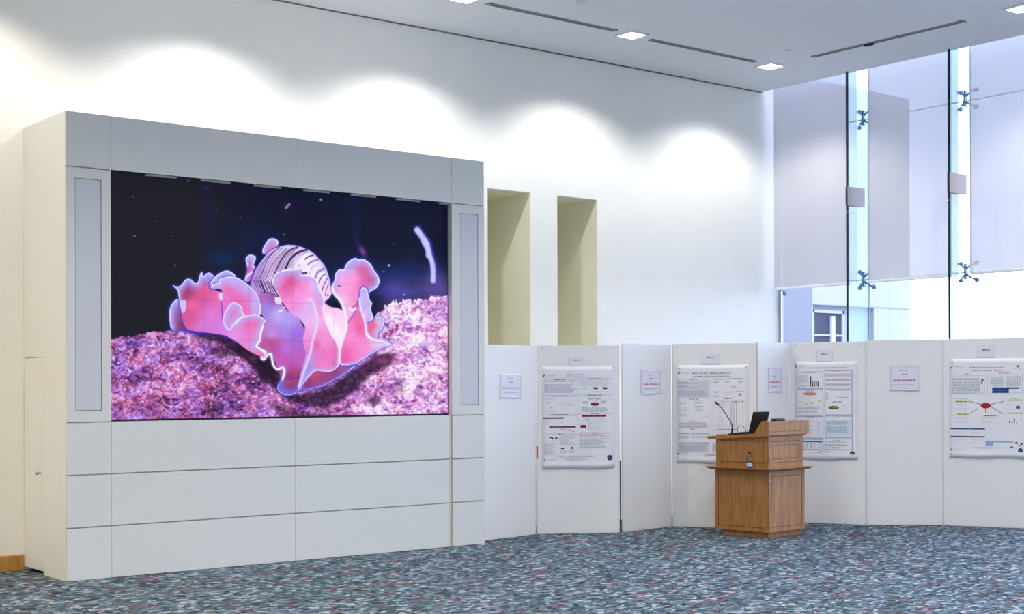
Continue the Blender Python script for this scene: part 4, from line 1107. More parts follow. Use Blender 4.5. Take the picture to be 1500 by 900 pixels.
p.words('table', 90, 215, 464, 3, ink(206, 150, 160), 18); p.words('table', 380, 520, 450, 3, ink(206, 150, 160), 18); p.words('table', 140, 300, 531, 3, ink(206, 150, 160), 18)
for y in (480, 490, 500, 510): p.words('table', 82, 120, y, 3, ink(214, 190, 200), 10)
for x in (150, 180, 210):
    for y in (480, 492, 504): p.rect('table', x - 9, y - 1.5, x + 9, y + 1.5, GL)
for y in (468, 474, 481): p.words('table', 385, 425, y, 3, GR, 9); p.words('table', 450, 530, y, 2, ink(222, 180, 190), 14)
p.words('table', 340, 542, 492, 2.6, GR, 14)
p.rect('red_panel', 350, 518, 392, 539, ink(90, 20, 30)); p.rect('red_panel', 355, 521, 387, 536, RD, PO + .0004)
for y in (506, 520, 536, 548): p.words('red_panel', 406, 440, y, 3, GR, 12); p.words('red_panel', 445, 512, y, 2.4, GL, 14)
for i in range(4): p.rect('step_chart', 204 + 28 * i, 545 + 6 * i, 232 + 28 * i, 550 + 6 * i, GR)
p.words('step_chart', 125, 160, 552, 3, GL, 10); p.words('step_chart', 125, 150, 560, 3, GL, 10)
p.poly('small_picture', [(120, 604), (146, 604), (153, 616), (148, 623), (138, 614), (121, 612)], ink(110, 60, 80)); p.rect('small_picture', 163, 606, 186, 618, ink(170, 130, 110)); p.rect('small_picture', 164, 610, 178, 617, ink(90, 70, 76), PO + .0004)
p.rect('small_picture', 92, 606, 96, 618, GL); p.rect('small_picture', 104, 608, 107, 616, ink(90, 110, 190))
p.oval('small_picture', 218, 688, 13, 5.5, ink(52, 56, 76)); p.oval('small_picture', 291, 687, 12, 6.5, ink(150, 96, 80)); p.rect('small_picture', 284, 676, 292, 688, ink(70, 50, 60), PO + .0004)
p.words('small_picture', 82, 130, 632, 3, GL, 12); p.words('small_picture', 140, 185, 630, 3, GL, 12)
p.para('body_text', 84, 185, range(655, 736, 7), 3.6, ink(196, 182, 196), 12, .5); p.para('body_text', 196, 318, range(597, 664, 7), 3.4, ink(196, 184, 198), 14, .5)
p.para('body_text', 199, 250, (705, 713, 721), 3.6, GR, 10); p.para('body_text', 262, 306, (704, 712, 719), 3.6, GR, 10)
p.para('body_text', 340, 576, (588, 596, 602, 618, 624, 632, 640, 646, 658, 662, 676, 682, 688), 3.6, GR, 16, .4)
p.words('footer_text', 190, 450, 752, 4, GR, 14); p.words('footer_text', 270, 345, 758, 3.5, GR, 14); p.words('footer_text', 235, 405, 768, 4, GR, 14); p.words('footer_text', 255, 370, 774, 3.5, GR, 14); p.words('footer_text', 282, 345, 782, 3.5, GR, 14)
p.logo('logo', 84, 778, 11); p.words('logo', 104, 176, 771, 3, GR, 10); p.words('logo', 104, 176, 779, 3, GR, 12)
badge(p, 565, 760, 20); p.done()
pins(t, [(.018, .012), (w_ - .010, h_ - .012), (w_ - .008, .03)])

# poster on the fourth board
t, w_, h_ = poster(4, .049, .791, .668, 1.676, 'white research poster behind the microphone, headed in two lines of dark capitals', 2)
p = Pr(t, lambda x, y: ((x - 58) / 524 * w_, (1 - (y - 125) / 718) * h_))
p.logo('logo', 76, 183, 11); p.words('logo', 95, 162, 178, 3, GR, 10); p.words('logo', 95, 162, 185, 3, GR, 12)
p.text('title_lettering', 'IMPACT OF UNIFI IT BANKING SERVICES ON', 313, 186, 278, TX, 11, .012); p.text('title_lettering', 'CUSTOMER SATISFACTION AND RETENTION', 313, 209, 278, TX, 11, .012)
p.frame('border', 58, 222, 306, 790, 1.5, GL); p.frame('border', 318, 222, 568, 790, 1.5, GL)
for x0, x1, y in ((152, 212, 230), (332, 432, 229), (440, 540, 226), (148, 220, 376), (408, 462, 372), (150, 215, 542), (158, 202, 598), (350, 505, 597)): p.words('section_heading', x0, x1, y, 5, DG, 20)
p.rect('boxed_text', 60, 238, 298, 366, ink(206, 212, 224), PO - .0003); p.frame('boxed_text', 60, 238, 298, 366, 2, GR, PO)
p.words('boxed_text', 66, 130, 252, 5, DG, 14); p.words('boxed_text', 66, 232, 260, 4, GR, 12); p.words('boxed_text', 66, 138, 279, 5, DG, 14); p.words('boxed_text', 66, 228, 288, 4, GR, 12); p.words('boxed_text', 66, 130, 307, 5, DG, 14)
p.para('boxed_text', 66, 294, (316, 323, 330, 337, 344, 351), 4.5, GR, 13)
for b_ in ((328, 243, 365, 258), (414, 240, 444, 258), (505, 240, 545, 258), (330, 316, 366, 332), (325, 346, 368, 364)):
    p.rect('concept_diagram', *b_, ink(214, 214, 224)); p.words('concept_diagram', b_[0] + 4, b_[2] - 4, (b_[1] + b_[3]) / 2, 5, GR, 8)
p.words('concept_diagram', 455, 498, 282, 4, GR, 9); p.words('concept_diagram', 460, 492, 290, 4, GR, 9)
p.frame('concept_diagram', 400, 318, 482, 364, 2, GL); p.words('concept_diagram', 412, 474, 325, 4, GR, 12); p.words('concept_diagram', 415, 470, 340, 4, GR, 12)
p.words('concept_diagram', 492, 550, 318, 4, GR, 12)
p.oval('globe_mark', 520, 339, 13, 10, ink(196, 214, 234)); p.poly('globe_mark', [(510, 338), (520, 344), (532, 336), (526, 348), (514, 348)], ink(30, 60, 110), PO + .0004)
for b_ in ((70, 395, 134, 416), (70, 437, 134, 460), (70, 478, 134, 502)):
    p.frame('model_diagram', *b_, 2, GR); p.words('model_diagram', b_[0] + 10, b_[2] - 10, (b_[1] + b_[3]) / 2, 5, GR, 9)
for b_ in ((186, 388, 250, 408), (184, 418, 252, 437), (186, 445, 250, 466)):
    p.frame('model_diagram', *b_, 1.6, ink(176, 150, 170)); p.words('model_diagram', b_[0] + 10, b_[2] - 10, (b_[1] + b_[3]) / 2, 5, GR, 9)
for x0, x1, y in ((272, 300, 480), (264, 290, 502), (222, 258, 514), (186, 205, 516), (150, 160, 512)): p.words('model_diagram', x0, x1, y, 5, GL, 8)
p.frame('table', 332, 383, 560, 578, 1.6, GL); p.rect('table', 334, 385, 558, 402, ink(222, 220, 234), PO - .0003)
for x0, x1 in ((400, 408), (463, 474), (480, 496), (505, 518), (526, 548)): p.rect('table', x0, 390, x1, 398, ink(176, 90, 116) if 470 < x0 < 500 else GR)
for x in (457, 476, 495): p.rect('table', x - 2.2, 404, x + 2.2, 574, ink(160, 168, 196))
for y in range(412, 572, 12): p.words('table', 362, 362 + p.rs.uniform(20, 70), y, 3, ink(206, 186, 192), 14); p.rect('table', 510, y, 516, y + 2, GL); p.rect('table', 536, y, 544, y + 3, GR if y % 36 < 12 else GL)
for y in (430, 470, 520, 556): p.rect('table', 346, y, 349, y + 18, GL)
p.frame('body_text', 62, 546, 300, 592, 1.6, GL); p.para('body_text', 72, 298, (553, 560, 567, 578, 584), 4, ink(170, 160, 172), 14)
p.rect('lower_table', 62, 622, 298, 636, ink(214, 214, 226), PO - .0003); p.words('lower_table', 66, 130, 628, 5, DG, 14); p.words('lower_table', 160, 296, 628, 5, GR, 12)
for y in (641, 650, 659, 668): p.words('lower_table', 66, 145, y, 4, GR, 12); p.words('lower_table', 165, 290, y, 2.6, ink(196, 176, 186), 6)
p.frame('lower_table', 320, 610, 400, 638, 1.6, GL); p.words('lower_table', 330, 390, 622, 4, GR, 10); p.words('lower_table', 405, 440, 630, 4, ink(200, 150, 160), 8)
p.rect('boxed_text', 62, 692, 296, 766, ink(206, 208, 222), PO - .0003); p.words('boxed_text', 62, 290, 702, 5, DG, 14); p.para('boxed_text', 76, 284, (716, 723, 730, 737, 744, 751, 758), 4.6, GR, 14)
p.para('boxed_text', 320, 410, (716, 726, 736, 746), 4.6, GR, 14); p.rect('boxed_text', 318, 700, 420, 766, ink(206, 208, 222), PO - .0003)
p.logo('logo', 68, 779, 10); p.words('logo', 84, 150, 774, 3, GR, 10); p.words('logo', 84, 150, 781, 3, GR, 12)
p.words('footer_text', 220, 400, 778, 5, GR, 12); p.para('footer_text', 260, 400, (786, 793, 800), 4, TEAL, 12)
badge(p, 548, 780, 19); p.done()
pins(t, [(.02, .02), (.03, h_ - .03), (w_ - .02, h_ - .02)])

# poster on the sixth board
t, w_, h_ = poster(6, .045, .709, .678, 1.714, 'white poster partly behind the lectern, laid out in grey bordered boxes with bar chart', 3)
p = Pr(t, lambda x, y: ((x - 40) / 930 * w_, (1 - (y - 250) / 1440) * h_))   # traced at ten to one; the lower half is offset by 850
p.poly('logo', [(48, 290), (66, 284), (68, 300), (54, 302)], ink(176, 60, 110)); p.logo('logo', 68, 322, 17); p.words('logo', 105, 220, 312, 6, GR, 18); p.words('logo', 105, 210, 322, 6, GL, 22)
p.text('title_lettering', "Qatari Students' Attitude Towards Science Subjects", 525, 340, 570, TX, 18, .012)
BD = ink(162, 164, 190)
for b_ in ((70, 395, 468, 655), (488, 378, 895, 645), (70, 660, 468, 1048), (488, 655, 895, 1040), (70, 1052, 468, 1385), (488, 1045, 895, 1372), (70, 1390, 468, 1555), (488, 1380, 895, 1550)): p.frame('box_border', *b_, 12, BD)
for x0, x1, y in ((180, 375, 412), (620, 740, 402), (215, 330, 680), (570, 790, 670), (200, 340, 1068), (632, 712, 1075), (612, 720, 1408)): p.words('section_heading', x0, x1, y, 12, GR, 34)
p.para('body_text', 92, 245, range(455, 560, 14), 9, ink(190, 204, 214), 30, .1); p.words('body_text', 110, 245, 597, 10, GR, 30); p.words('body_text', 90, 200, 612, 8, GR, 30)
for i, (h1, h2, c1, c2) in enumerate(((156, 50, ink(62, 64, 88), ink(180, 50, 100)), (80, 40, ink(90, 60, 100), ink(120, 40, 90)), (80, 36, ink(150, 110, 140), ink(96, 40, 84)), (78, 34, ink(80, 60, 96), ink(190, 60, 110)), (82, 46, ink(60, 130, 170), ink(30, 36, 56)))):
    x = 272 + i * 28
    p.rect('bar_chart', x, 618 - h1, x + 18, 618, c1); p.rect('bar_chart', x + 6, 618 - h2, x + 18, 618, c2, PO + .0004)
for y in (448, 520, 590):
    p.rect('arrow_list', 496, y - 18, 850, y + 18, ink(216, 206, 222), PO - .0003); p.oval('arrow_list', 850, y, 20, 18, ink(216, 206, 222), PO - .0003); p.frame('arrow_list', 494, y - 20, 866, y + 20, 4, ink(196, 180, 200)); p.words('arrow_list', 510, 845, y, 10, ink(176, 160, 184), 30)
p.oval('oval_diagram', 272, 724, 108, 22, ink(206, 120, 112)); p.oval('oval_diagram', 272, 722, 86, 14, ink(226, 150, 140), PO + .0004); p.words('oval_diagram', 200, 340, 722, 7, ink(170, 90, 90), 24)
for x, y in ((124, 845), (215, 868), (302, 860), (414, 830)): p.oval('oval_diagram', x, y, 28, 24, ink(238, 238, 176)); p.words('oval_diagram', x - 18, x + 20, y - 6, 6, ink(176, 176, 110), 14); p.words('oval_diagram', x - 14, x + 22, y + 8, 6, ink(176, 176, 110), 14)
p.para('body_text', 92, 420, (925, 938, 952, 978, 990, 1004), 8, GR, 30)
p.para('body_text', 496, 560, (712, 745, 768, 780, 803), 8, GR, 30); p.words('body_text', 660, 832, 775, 11, GR, 30); p.words('body_text', 735, 752, 712, 8, GR, 30); p.words('body_text', 735, 752, 740, 8, GR, 30); p.words('body_text', 600, 750, 842, 12, DG, 34)
p.oval('pie_chart', 620, 926, 78, 26, ink(52, 44, 46)); p.oval('pie_chart', 620, 920, 70, 18, ink(120, 140, 70), PO + .0004)
p.poly('pie_chart', [(620, 920), (556, 914), (580, 905), (640, 903), (686, 912), (688, 922)], ink(176, 84, 66), PO + .0008); p.poly('pie_chart', [(620, 920), (560, 926), (552, 918), (558, 912)], ink(40, 44, 60), PO + .0008)
for y in (874, 905, 935, 968): p.words('pie_chart', 735, 805, y, 6, GL, 24)
for y in (1112, 1152, 1182, 1210, 1236, 1270, 1300, 1330): p.words('table', 262, 290, y, 8, GR, 16); p.words('table', 370, 420, y, 8, GL, 18); p.words('table', 90, 200, y, 7, GL, 20)
p.rect('boxed_text', 500, 1105, 872, 1340, ink(208, 222, 236), PO - .0003); p.para('boxed_text', 522, 850, (1130, 1144, 1158, 1172, 1212, 1226, 1240, 1254, 1268, 1282), 8.5, ink(158, 178, 192), 30)
p.rect('lower_table', 84, 1420, 450, 1440, ink(70, 106, 150))
for x in (110, 165, 215, 270, 320, 400): p.para('lower_table', x, x + 30, (1452, 1466, 1480, 1494, 1508, 1522), 9, GR if x in (215, 270) else GL, 18)
p.para('body_text', 520, 850, (1432, 1446), 8, ink(176, 170, 184), 30); p.para('body_text', 505, 850, (1474, 1488), 9, ink(160, 150, 164), 30); p.para('body_text', 540, 730, (1512, 1520), 8, ink(160, 150, 164), 30)
for x0, x1, y in ((400, 560, 1572), (335, 625, 1592), (395, 540, 1604), (430, 530, 1618), (450, 520, 1630)): p.words('footer_text', x0, x1, y, 7, GR, 22)
badge(p, 890, 1598, 36); p.done()
pins(t, [(w_ - .02, h_ - .03), (.02, .03)])

# poster on the eighth board
t, w_, h_ = poster(8, .065, .823, .712, 1.734, 'white poster with a large question mark and a red oval in a diagram', 4)
def cf8(x, y): return ((x - 6.5) / 112.5 * w_, (1 - (y - 26) / 145.0) * h_)      # traced in whole units from the sheet's corner
p = Pr(t, cf8)
def A8(x, y): return (x / 9.0, y / 9.0)
def B8(x, y): return (x / 10.0, 90 + y / 10.0)
def ra(part, x0, y0, x1, y1, m, off=PO): p.rect(part, *A8(x0, y0), *A8(x1, y1), m, off)
def rb(part, x0, y0, x1, y1, m, off=PO): p.rect(part, *B8(x0, y0), *B8(x1, y1), m, off)
def wa(part, x0, x1, y, t_, m, u): p.words(part, x0 / 9, x1 / 9, y / 9, t_ / 9, m, u / 9)
def wb(part, x0, x1, y, t_, m, u): p.words(part, x0 / 10, x1 / 10, 90 + y / 10, t_ / 10, m, u / 10)
p.logo('logo', 88 / 9, 350 / 9, 1.9); wa('logo', 122, 255, 340, 6, GR, 22); wa('logo', 122, 250, 352, 6, GL, 18)
p.text('title_lettering', 'Al Meera Consumer Goods Co.', 558 / 9, 351 / 9, 460 / 9, ink(120, 46, 76), 2.1, .012); p.text('title_lettering', 'Financial Position Analysis', 556 / 9, 390 / 9, 420 / 9, ink(176, 70, 84), 2.1, .008)
p.poly('leaf_mark', [A8(958, 352), A8(955, 330), A8(970, 322), A8(985, 338), A8(975, 356)], ink(110, 130, 50)); wa('leaf_mark', 910, 960, 370, 6, GL, 14); wa('leaf_mark', 985, 1015, 374, 8, GR, 14)
wa('section_heading', 272, 340, 434, 9, ink(190, 130, 150), 20); wa('section_heading', 712, 868, 426, 9, ink(190, 130, 150), 24); wa('section_heading', 495, 595, 728, 9, ink(196, 150, 170), 24)
p.frame('boxed_text', *A8(70, 458), *A8(532, 690), .55, ink(196, 192, 212)); p.frame('boxed_text', *A8(566, 445), *A8(1026, 688), .55, ink(196, 192, 212))
for y in range(496, 690, 16): wa('boxed_text', 94, 470 - (70 if y > 675 else 0), y, 9, ink(166, 176, 182), 28)
for y in range(476, 600, 15): wa('boxed_text', 606, 780, y, 8, ink(176, 182, 192), 28); wa('boxed_text', 818, 1010, y - 2, 8, ink(176, 182, 192), 28)
p.text('question_mark', '?', 499 / 9, 534 / 9, 40 / 9, ink(36, 44, 66), 7.4, .02)
ra('blue_table', 630, 612, 986, 632, ink(44, 72, 116)); ra('blue_table', 630, 632, 848, 688, ink(28, 78, 158)); wa('blue_table', 690, 800, 624, 6, ink(130, 160, 210), 30); wa('blue_table', 650, 840, 652, 7, ink(130, 160, 210), 30); wa('blue_table', 700, 790, 676, 6, ink(130, 160, 210), 30)
wa('blue_table', 900, 960, 648, 5, GL, 14); wa('blue_table', 900, 960, 672, 5, GL, 14)
# branching diagram
for x0, y0, x1, y1 in ((325, 795, 480, 838), (440, 898, 345, 952), (610, 838, 785, 795), (612, 868, 775, 962)): p.line('branch_diagram', *A8(x0, y0), *A8(x1, y1), .75, ink(120, 56, 80))
p.line('branch_diagram', *A8(545, 885), *A8(545, 950), 1.2, ink(160, 30, 50))
p.oval('branch_diagram', 545 / 9, 853 / 9, 68 / 9, 36 / 9, ink(170, 24, 44), PO + .0004); wa('branch_diagram', 510, 585, 846, 6, GR, 20)
for x0, x1, y in ((145, 315, 800), (832, 1030, 780), (165, 325, 967), (515, 700, 985), (828, 1030, 950)):
    ra('branch_diagram', x0 - 10, y - 10, x1 + 16, y + 10, ink(232, 228, 150), PO - .0002); wa('branch_diagram', x0 + 5, x1 - 5, y + 1, 11, ink(140, 134, 70), 40)
wa('branch_diagram', 135, 312, 766, 7, GR, 24); wa('branch_diagram', 866, 965, 762, 7, GR, 24)
for y in (830, 850, 870, 890, 910): wa('body_text', 138, 300, y, 5, ink(206, 206, 220), 20); wa('body_text', 815, 900, y, 5, ink(206, 206, 220), 20)
for y in (1008, 1025, 1042, 1060, 1078): wa('body_text', 145, 310, y, 5, ink(206, 206, 220), 20); wa('body_text', 500, 680 - (y - 1008), y, 5, ink(206, 206, 220), 20)
p.oval('pie_chart', 970 / 9, 873 / 9, 24 / 9, 22 / 9, ink(80, 84, 120)); p.poly('pie_chart', [A8(970, 873), A8(955, 856), A8(975, 852), A8(980, 868), A8(966, 890)], ink(180, 60, 80), PO + .0004)
for x, h1 in ((945, 34), (982, 10), (1012, 66), (1048, 8)): rb('bar_chart', x, 300 - h1, x + 16, 300, ink(52, 56, 76))
rb('blue_table', 82, 380, 592, 400, ink(44, 80, 140)); rb('blue_table', 82, 495, 592, 515, ink(44, 80, 140)); wb('blue_table', 90, 130, 390, 6, ink(150, 170, 206), 18); wb('blue_table', 340, 410, 390, 6, ink(150, 170, 206), 18); wb('blue_table', 90, 130, 505, 6, ink(150, 170, 206), 18); wb('blue_table', 345, 380, 505, 6, ink(150, 170, 206), 18)
wb('section_heading', 250, 410, 350, 7, ink(196, 150, 170), 22)
for y in (437, 460): wb('body_text', 120, 270, y, 5, GL, 18); wb('body_text', 380, 520, y, 5, GL, 18)
for y in (550, 572, 595): wb('body_text', 120, 330 - (y - 550) * 2, y, 5, GL, 18); wb('body_text', 380, 585, y, 5, GL, 18)
rb('line_chart', 600, 565, 1005, 585, ink(160, 180, 212)); rb('line_chart', 600, 565, 712, 640, ink(150, 178, 216), PO + .0003)
for y in (375, 405, 440, 480, 520): wb('line_chart', 640, 660, y, 4, GL, 9)
p.frame('line_chart', *B8(600, 350), *B8(1120, 560), .3, ink(214, 214, 226))
p.poly('small_picture', [B8(1025, 580), B8(1062, 572), B8(1072, 600), B8(1040, 602)], ink(110, 40, 56)); p.poly('small_picture', [B8(1070, 622), B8(1105, 614), B8(1124, 580), B8(1138, 580), B8(1130, 616), B8(1085, 634)], ink(40, 36, 48)); p.oval('small_picture', *B8(980, 648), 2.6, .9, ink(60, 60, 72))
for x0, x1, y in ((415, 790, 660), (520, 680, 672), (450, 745, 697), (490, 690, 708), (560, 655, 722)): wb('footer_text', x0, x1, y, 6, ink(166, 176, 206), 18)
p.logo('logo', *B8(88, 698), 1.7); wb('logo', 130, 265, 688, 5, GL, 16); wb('logo', 130, 272, 698, 5, GL, 20)
badge(p, *B8(1105, 695), 3.4); p.done()
pins(t, [(.02, .03), (.035, h_ - .03)])

# small welcome notices on every other board
def notice(kb, s0, s1, z0, z1, label, ln):
    loc, ang = on_board(kb, s0, z0, .0015)
    t = thing('welcome_notice', label, 'notice', loc, ang, 'welcome notices')
    w_, h_ = s1 - s0, z1 - z0
    sheet(t, w_, h_, M['tagpaper'], curl=.006, seed=kb)
    p = Pr(t, lambda x, y: (x / 100 * w_, (1 - y / 100) * h_))
    p.frame('border', 2.5, 4, 97.5, 93, 1.2, ink(182, 180, 206))
    p.logo('logo', 39, 20, 3.6); p.words('logo', 45, 64, 19, 2.6, GR, 5); p.words('logo', 45, 62, 22, 1.6, GR, 5)
    p.text('greeting_lettering', 'WELCOME', 50, 35, 20, TX, 5, .02); p.text('greeting_lettering', 'TO', 50, 45, 5, TX, 4, .02)
    p.words('red_lettering', 12, 88, 59, 4.2, ink(196, 60, 96), 6)
    p.text('date_lettering', 'THURSDAY JANUARY 17, 2013', 50, 78, 68, DG, 3.8, .012)
    p.done(); return t
notice(1, .361, .664, 1.352, 1.584, 'small white welcome notice on the board next to the screen housing', 1)
notice(3, .299, .623, 1.380, 1.624, 'small white welcome notice on the third board, beside the dark gap', 3)
notice(5, .260, .593, 1.395, 1.649, 'small narrow looking welcome notice above the laptop', 5)
notice(7, .245, .545, 1.409, 1.666, 'small welcome notice on the board below the middle blind, widest looking of the four', 7)
def number_tag(kb, s0, s1, z0, z1, txt, label):
    loc, ang = on_board(kb, s0, z0, .0022)
    t = thing('number_tag', label, 'sign', loc, ang, 'number tags above the posters')
    w_, h_ = s1 - s0, z1 - z0
    sheet(t, w_, h_, M['tagpaper'])
    p = Pr(t, lambda x, y: (x / 100 * w_, (1 - y / 100) * h_))
    p.text('lettering', txt, 51, 40, 44, TX, 12, .02); p.done()
number_tag(2, .319, .493, 1.661, 1.762, 'MBRA-13', 'pale tag above the poster with two red boxes')
number_tag(4, .309, .487, 1.680, 1.805, 'MBRA-12', 'pale tag above the poster behind the microphone')
number_tag(6, .279, .450, 1.718, 1.845, 'MBRA-11', 'pale tag above the poster with the bar chart, beside the lectern')
number_tag(8, .343, .522, 1.741, 1.878, 'MBRA-9', 'pale tag above the poster with the question mark')

# ------------------------------------------------------------------ lectern
LC = (10.174, 8.901, 0.0); LA = math.radians(6)
UL, VL = .605, .635
lec = thing('lectern', 'two tier light oak lectern with a projecting ledge, standing before the display boards', 'lectern', LC, LA)
def L_(mb, name, lab=None, par=None): return tag(mb.build(name, par or lec), lab)
k = MB(); k.box(.028, UL - .02, .03, VL - .07, 0, .062, M['wood'], .003); L_(k, 'plinth')
def framed(x0, x1, y0, y1, z0, z1, name, dark=.0):
    """cabinet tier: a plain core with raised stile frames and inset fields on the two visible sides"""
    core = MB(); core.box(x0 + .006, x1 - .006, y0 + .006, y1 - .006, z0, z1, M['inlay']); core.box(x0 + .006, x1, y0 + .006, y1, z0, z1 - .001, M['wood']); c = L_(core, name)
    return c
def face_x(par, x, y0, y1, z0, z1, st, m):      # side face (outward -x): frame, groove, field
    g = .006
    a = MB(); X0, X1 = x - .006, x
    a.box(X0, X1, y0, y1, z0, z0 + st, m); a.box(X0, X1, y0, y1, z1 - st, z1, m); a.box(X0, X1, y0, y0 + st, z0 + st, z1 - st, m); a.box(X0, X1, y1 - st, y1, z0 + st, z1 - st, m)
    L_(a, 'panel_frame', None, par)
    a = MB(); a.box(X0 + .0005, X1, y0 + st + g, y1 - st - g, z0 + st + g, z1 - st - g, m, .0005); L_(a, 'panel_field', None, par)
    a = MB(); a.box(X1 - .0012, X1, y0 + st, y1 - st, z0 + st, z1 - st, M['inlay']); L_(a, 'panel_groove', None, par)
def face_y(par, y, x0, x1, z0, z1, st, m, dbl=0):
    g = .006
    a = MB(); Y0, Y1 = y - .006, y
    a.box(x0, x1, Y0, Y1, z0, z0 + st, m); a.box(x0, x1, Y0, Y1, z1 - st, z1, m); a.box(x0, x0 + st, Y0, Y1, z0 + st, z1 - st, m); a.box(x1 - st, x1, Y0, Y1, z0 + st, z1 - st, m)
    L_(a, 'panel_frame', None, par)
    a = MB()
    if dbl:
        i0, i1, k0, k1 = x0 + st + g, x1 - st - g, z0 + st + g, z1 - st - g
        a.box(i0, i1, Y0 + .0005, Y1, k0, k0 + dbl, m); a.box(i0, i1, Y0 + .0005, Y1, k1 - dbl, k1, m); a.box(i0, i0 + dbl, Y0 + .0005, Y1, k0 + dbl, k1 - dbl, m); a.box(i1 - dbl, i1, Y0 + .0005, Y1, k0 + dbl, k1 - dbl, m)
        a.box(i0 + dbl + g, i1 - dbl - g, Y0 + .0005, Y1, k0 + dbl + g, k1 - dbl - g, m)
    else:
        a.box(x0 + st + g, x1 - st - g, Y0 + .0005, Y1, z0 + st + g, z1 - st - g, m, .0005)
    L_(a, 'panel_field', None, par)
    a = MB(); a.box(x0 + st, x1 - st, Y1 - .0012, Y1, z0 + st, z1 - st, M['inlay']); L_(a, 'panel_groove', None, par)
def tier(x0, x1, y0, y1, z0, z1, name):
    c = MB(); c.box(x0 + .006, x1, y0 + .006, y1, z0, z1, M['wood'], .001); return L_(c, name)
lo = tier(0, UL, 0, VL, .058, .652, 'lower_cabinet')
face_x(lo, .006, .0, VL, .058, .640, .038, M['wood']); face_y(lo, .006, 0, UL, .058, .640, .045, M['wood_lit'])
k = MB(); R = Matrix.Translation((.024, 0, .555)) @ Matrix.Rotation(PI / 2, 4, 'X'); k.lathe([(.008, -.001), (.008, .003), (.005, .005)], M['metal'], 14, T=R); L_(k, 'lock', 'small brass coloured lock', lo)
up = tier(.010, UL - .012, .010, VL - .006, .672, .985, 'upper_cabinet')
face_x(up, .016, .010, VL - .006, .672, .975, .045, M['wood']); face_y(up, .016, .010, UL - .012, .672, .975, .048, M['wood_lit'], .030)
# ledge round three sides with an undercut edge
OV = .068
k = MB(); z0, z1 = .650, .672
def ring(z, o): return [(-o, -o, z), (UL + o * .55, -o, z), (UL + o * .55, VL + o * .9, z), (-o, VL + o * .9, z)]
V = ring(z1, OV) + ring(z1 - .007, OV) + ring(z0 - .004, OV - .030) + ring(z0 - .004, .0)
F = [(0, 1, 2, 3)] + [(i + 4 * r, (i + 1) % 4 + 4 * r, (i + 1) % 4 + 4 * (r + 1), i + 4 * (r + 1)) for r in range(3) for i in range(4)] + [(15, 14, 13, 12)]
k.add(V, F, M['wood']); L_(k, 'ledge')
# sloping desk top
k = MB()
zf, zr = 1.012, .965       # top height beside the front box and at the speaker's edge
dv0, dv1 = .0, VL + .085
k.prism([(dv0, zf), (dv1 - .012, zr), (dv1, zr - .006), (dv1 - .020, zr - .030), (dv0, zf - .032)], 'x', -.020, UL + .030, M['wood']); L_(k, 'desk_top')
# raised box along the audience side with sloping cheeks
bx = MB()
fx0, fx1, fy, bzt, bzb = -.022, UL + .045, -.022, 1.122, .990
bx.box(fx0, fx1, fy, fy + .020, bzb, bzt, M['wood_lit'], .001)
L_(bx, 'front_board')
k = MB(); k.box(fx0 + .002, fx1 - .002, fy - .0012, fy, bzb + .030, bzb + .034, M['inlay']); L_(k, 'groove_line')
for x in (fx0, fx1 - .020):
    k = MB(); k.prism([(fy + .020, bzb + .01), (fy + .020, bzt), (fy + .085, bzt), (fy + .175, zf - .012), (fy + .175, zf - .03)], 'x', x, x + .020, M['wood']); L_(k, 'cheek')
k = MB(); k.box(fx0 + .02, fx1 - .02, fy + .02, fy + .105, bzt - .020, bzt - .001, M['wood']); L_(k, 'top_shelf')

LM = Matrix.Translation(LC) @ Matrix.Rotation(LA, 4, 'Z')
def lp(u, v, z): return LM @ Vector((u, v, z))
def desk_z(v): return zf + (zr - zf) * (v - dv0) / (dv1 - .012 - dv0)
SL = math.atan2(zf - zr, dv1 - .012 - dv0)
# laptop: its hinge faces the front box, the lid leans back
hv = .268
lap = thing('laptop', 'open black laptop on the sloping top of the oak lectern', 'laptop', lp(.045, hv, desk_z(hv) + .0030), LA)
T0 = Matrix.Rotation(-SL, 4, 'X')
k = MB(); k.box(0, .265, 0, .215, 0, .018, M['black'], .004, T=T0); base = k.build('keyboard_base', lap)
k = MB()
for r in range(5):
    for c in range(12): k.box(.016 + c * .0195, .032 + c * .0195, .022 + r * .021, .039 + r * .021, .018, .0202, M['bezel'], .001, T=T0)
tag(k.build('keys', base), 'black keyboard keys')
T1 = Matrix.Translation((0, -.001, .016)) @ Matrix.Rotation(math.radians(16), 4, 'X')
k = MB(); k.box(0, .265, -.010, 0, 0.002, .205, M['black'], .003, T=T1); lid = k.build('lid', lap)
k = MB(); k.box(.012, .253, .0002, .0010, .016, .193, M['screenblue'], T=T1); tag(k.build('display', lid), 'dim dark blue display')
# gooseneck microphone on the desk edge
mv = .440; mz = desk_z(mv) + .0035
mic = thing('microphone', 'thin black gooseneck microphone standing on the lectern, bent over the desk', 'microphone', lp(.02, mv, mz), LA)
k = MB(); k.box(-.032, .012, -.030, .030, 0, .012, M['black'], .003, T=T0); k.lathe([(.012, .010), (.010, .025), (.007, .06), (.005, .075)], M['black'], 14); k.build('base', mic)
k = MB(); k.tube([(0, 0, .07), (-.001, .004, .100), (0, .036, .150), (0, .072, .194), (0, .108, .237), (0, .144, .273), (0, .166, .290)], [.0048, .0045, .0042, .004, .004, .004, .004], M['black'], 10); k.build('gooseneck', mic)
k = MB(); k.tube([(0, .163, .288), (0, .169, .293), (0, .190, .306), (0, .200, .312), (0, .203, .314)], [.006, .0105, .0115, .0095, .004], M['black'], 12); k.build('capsule', mic)
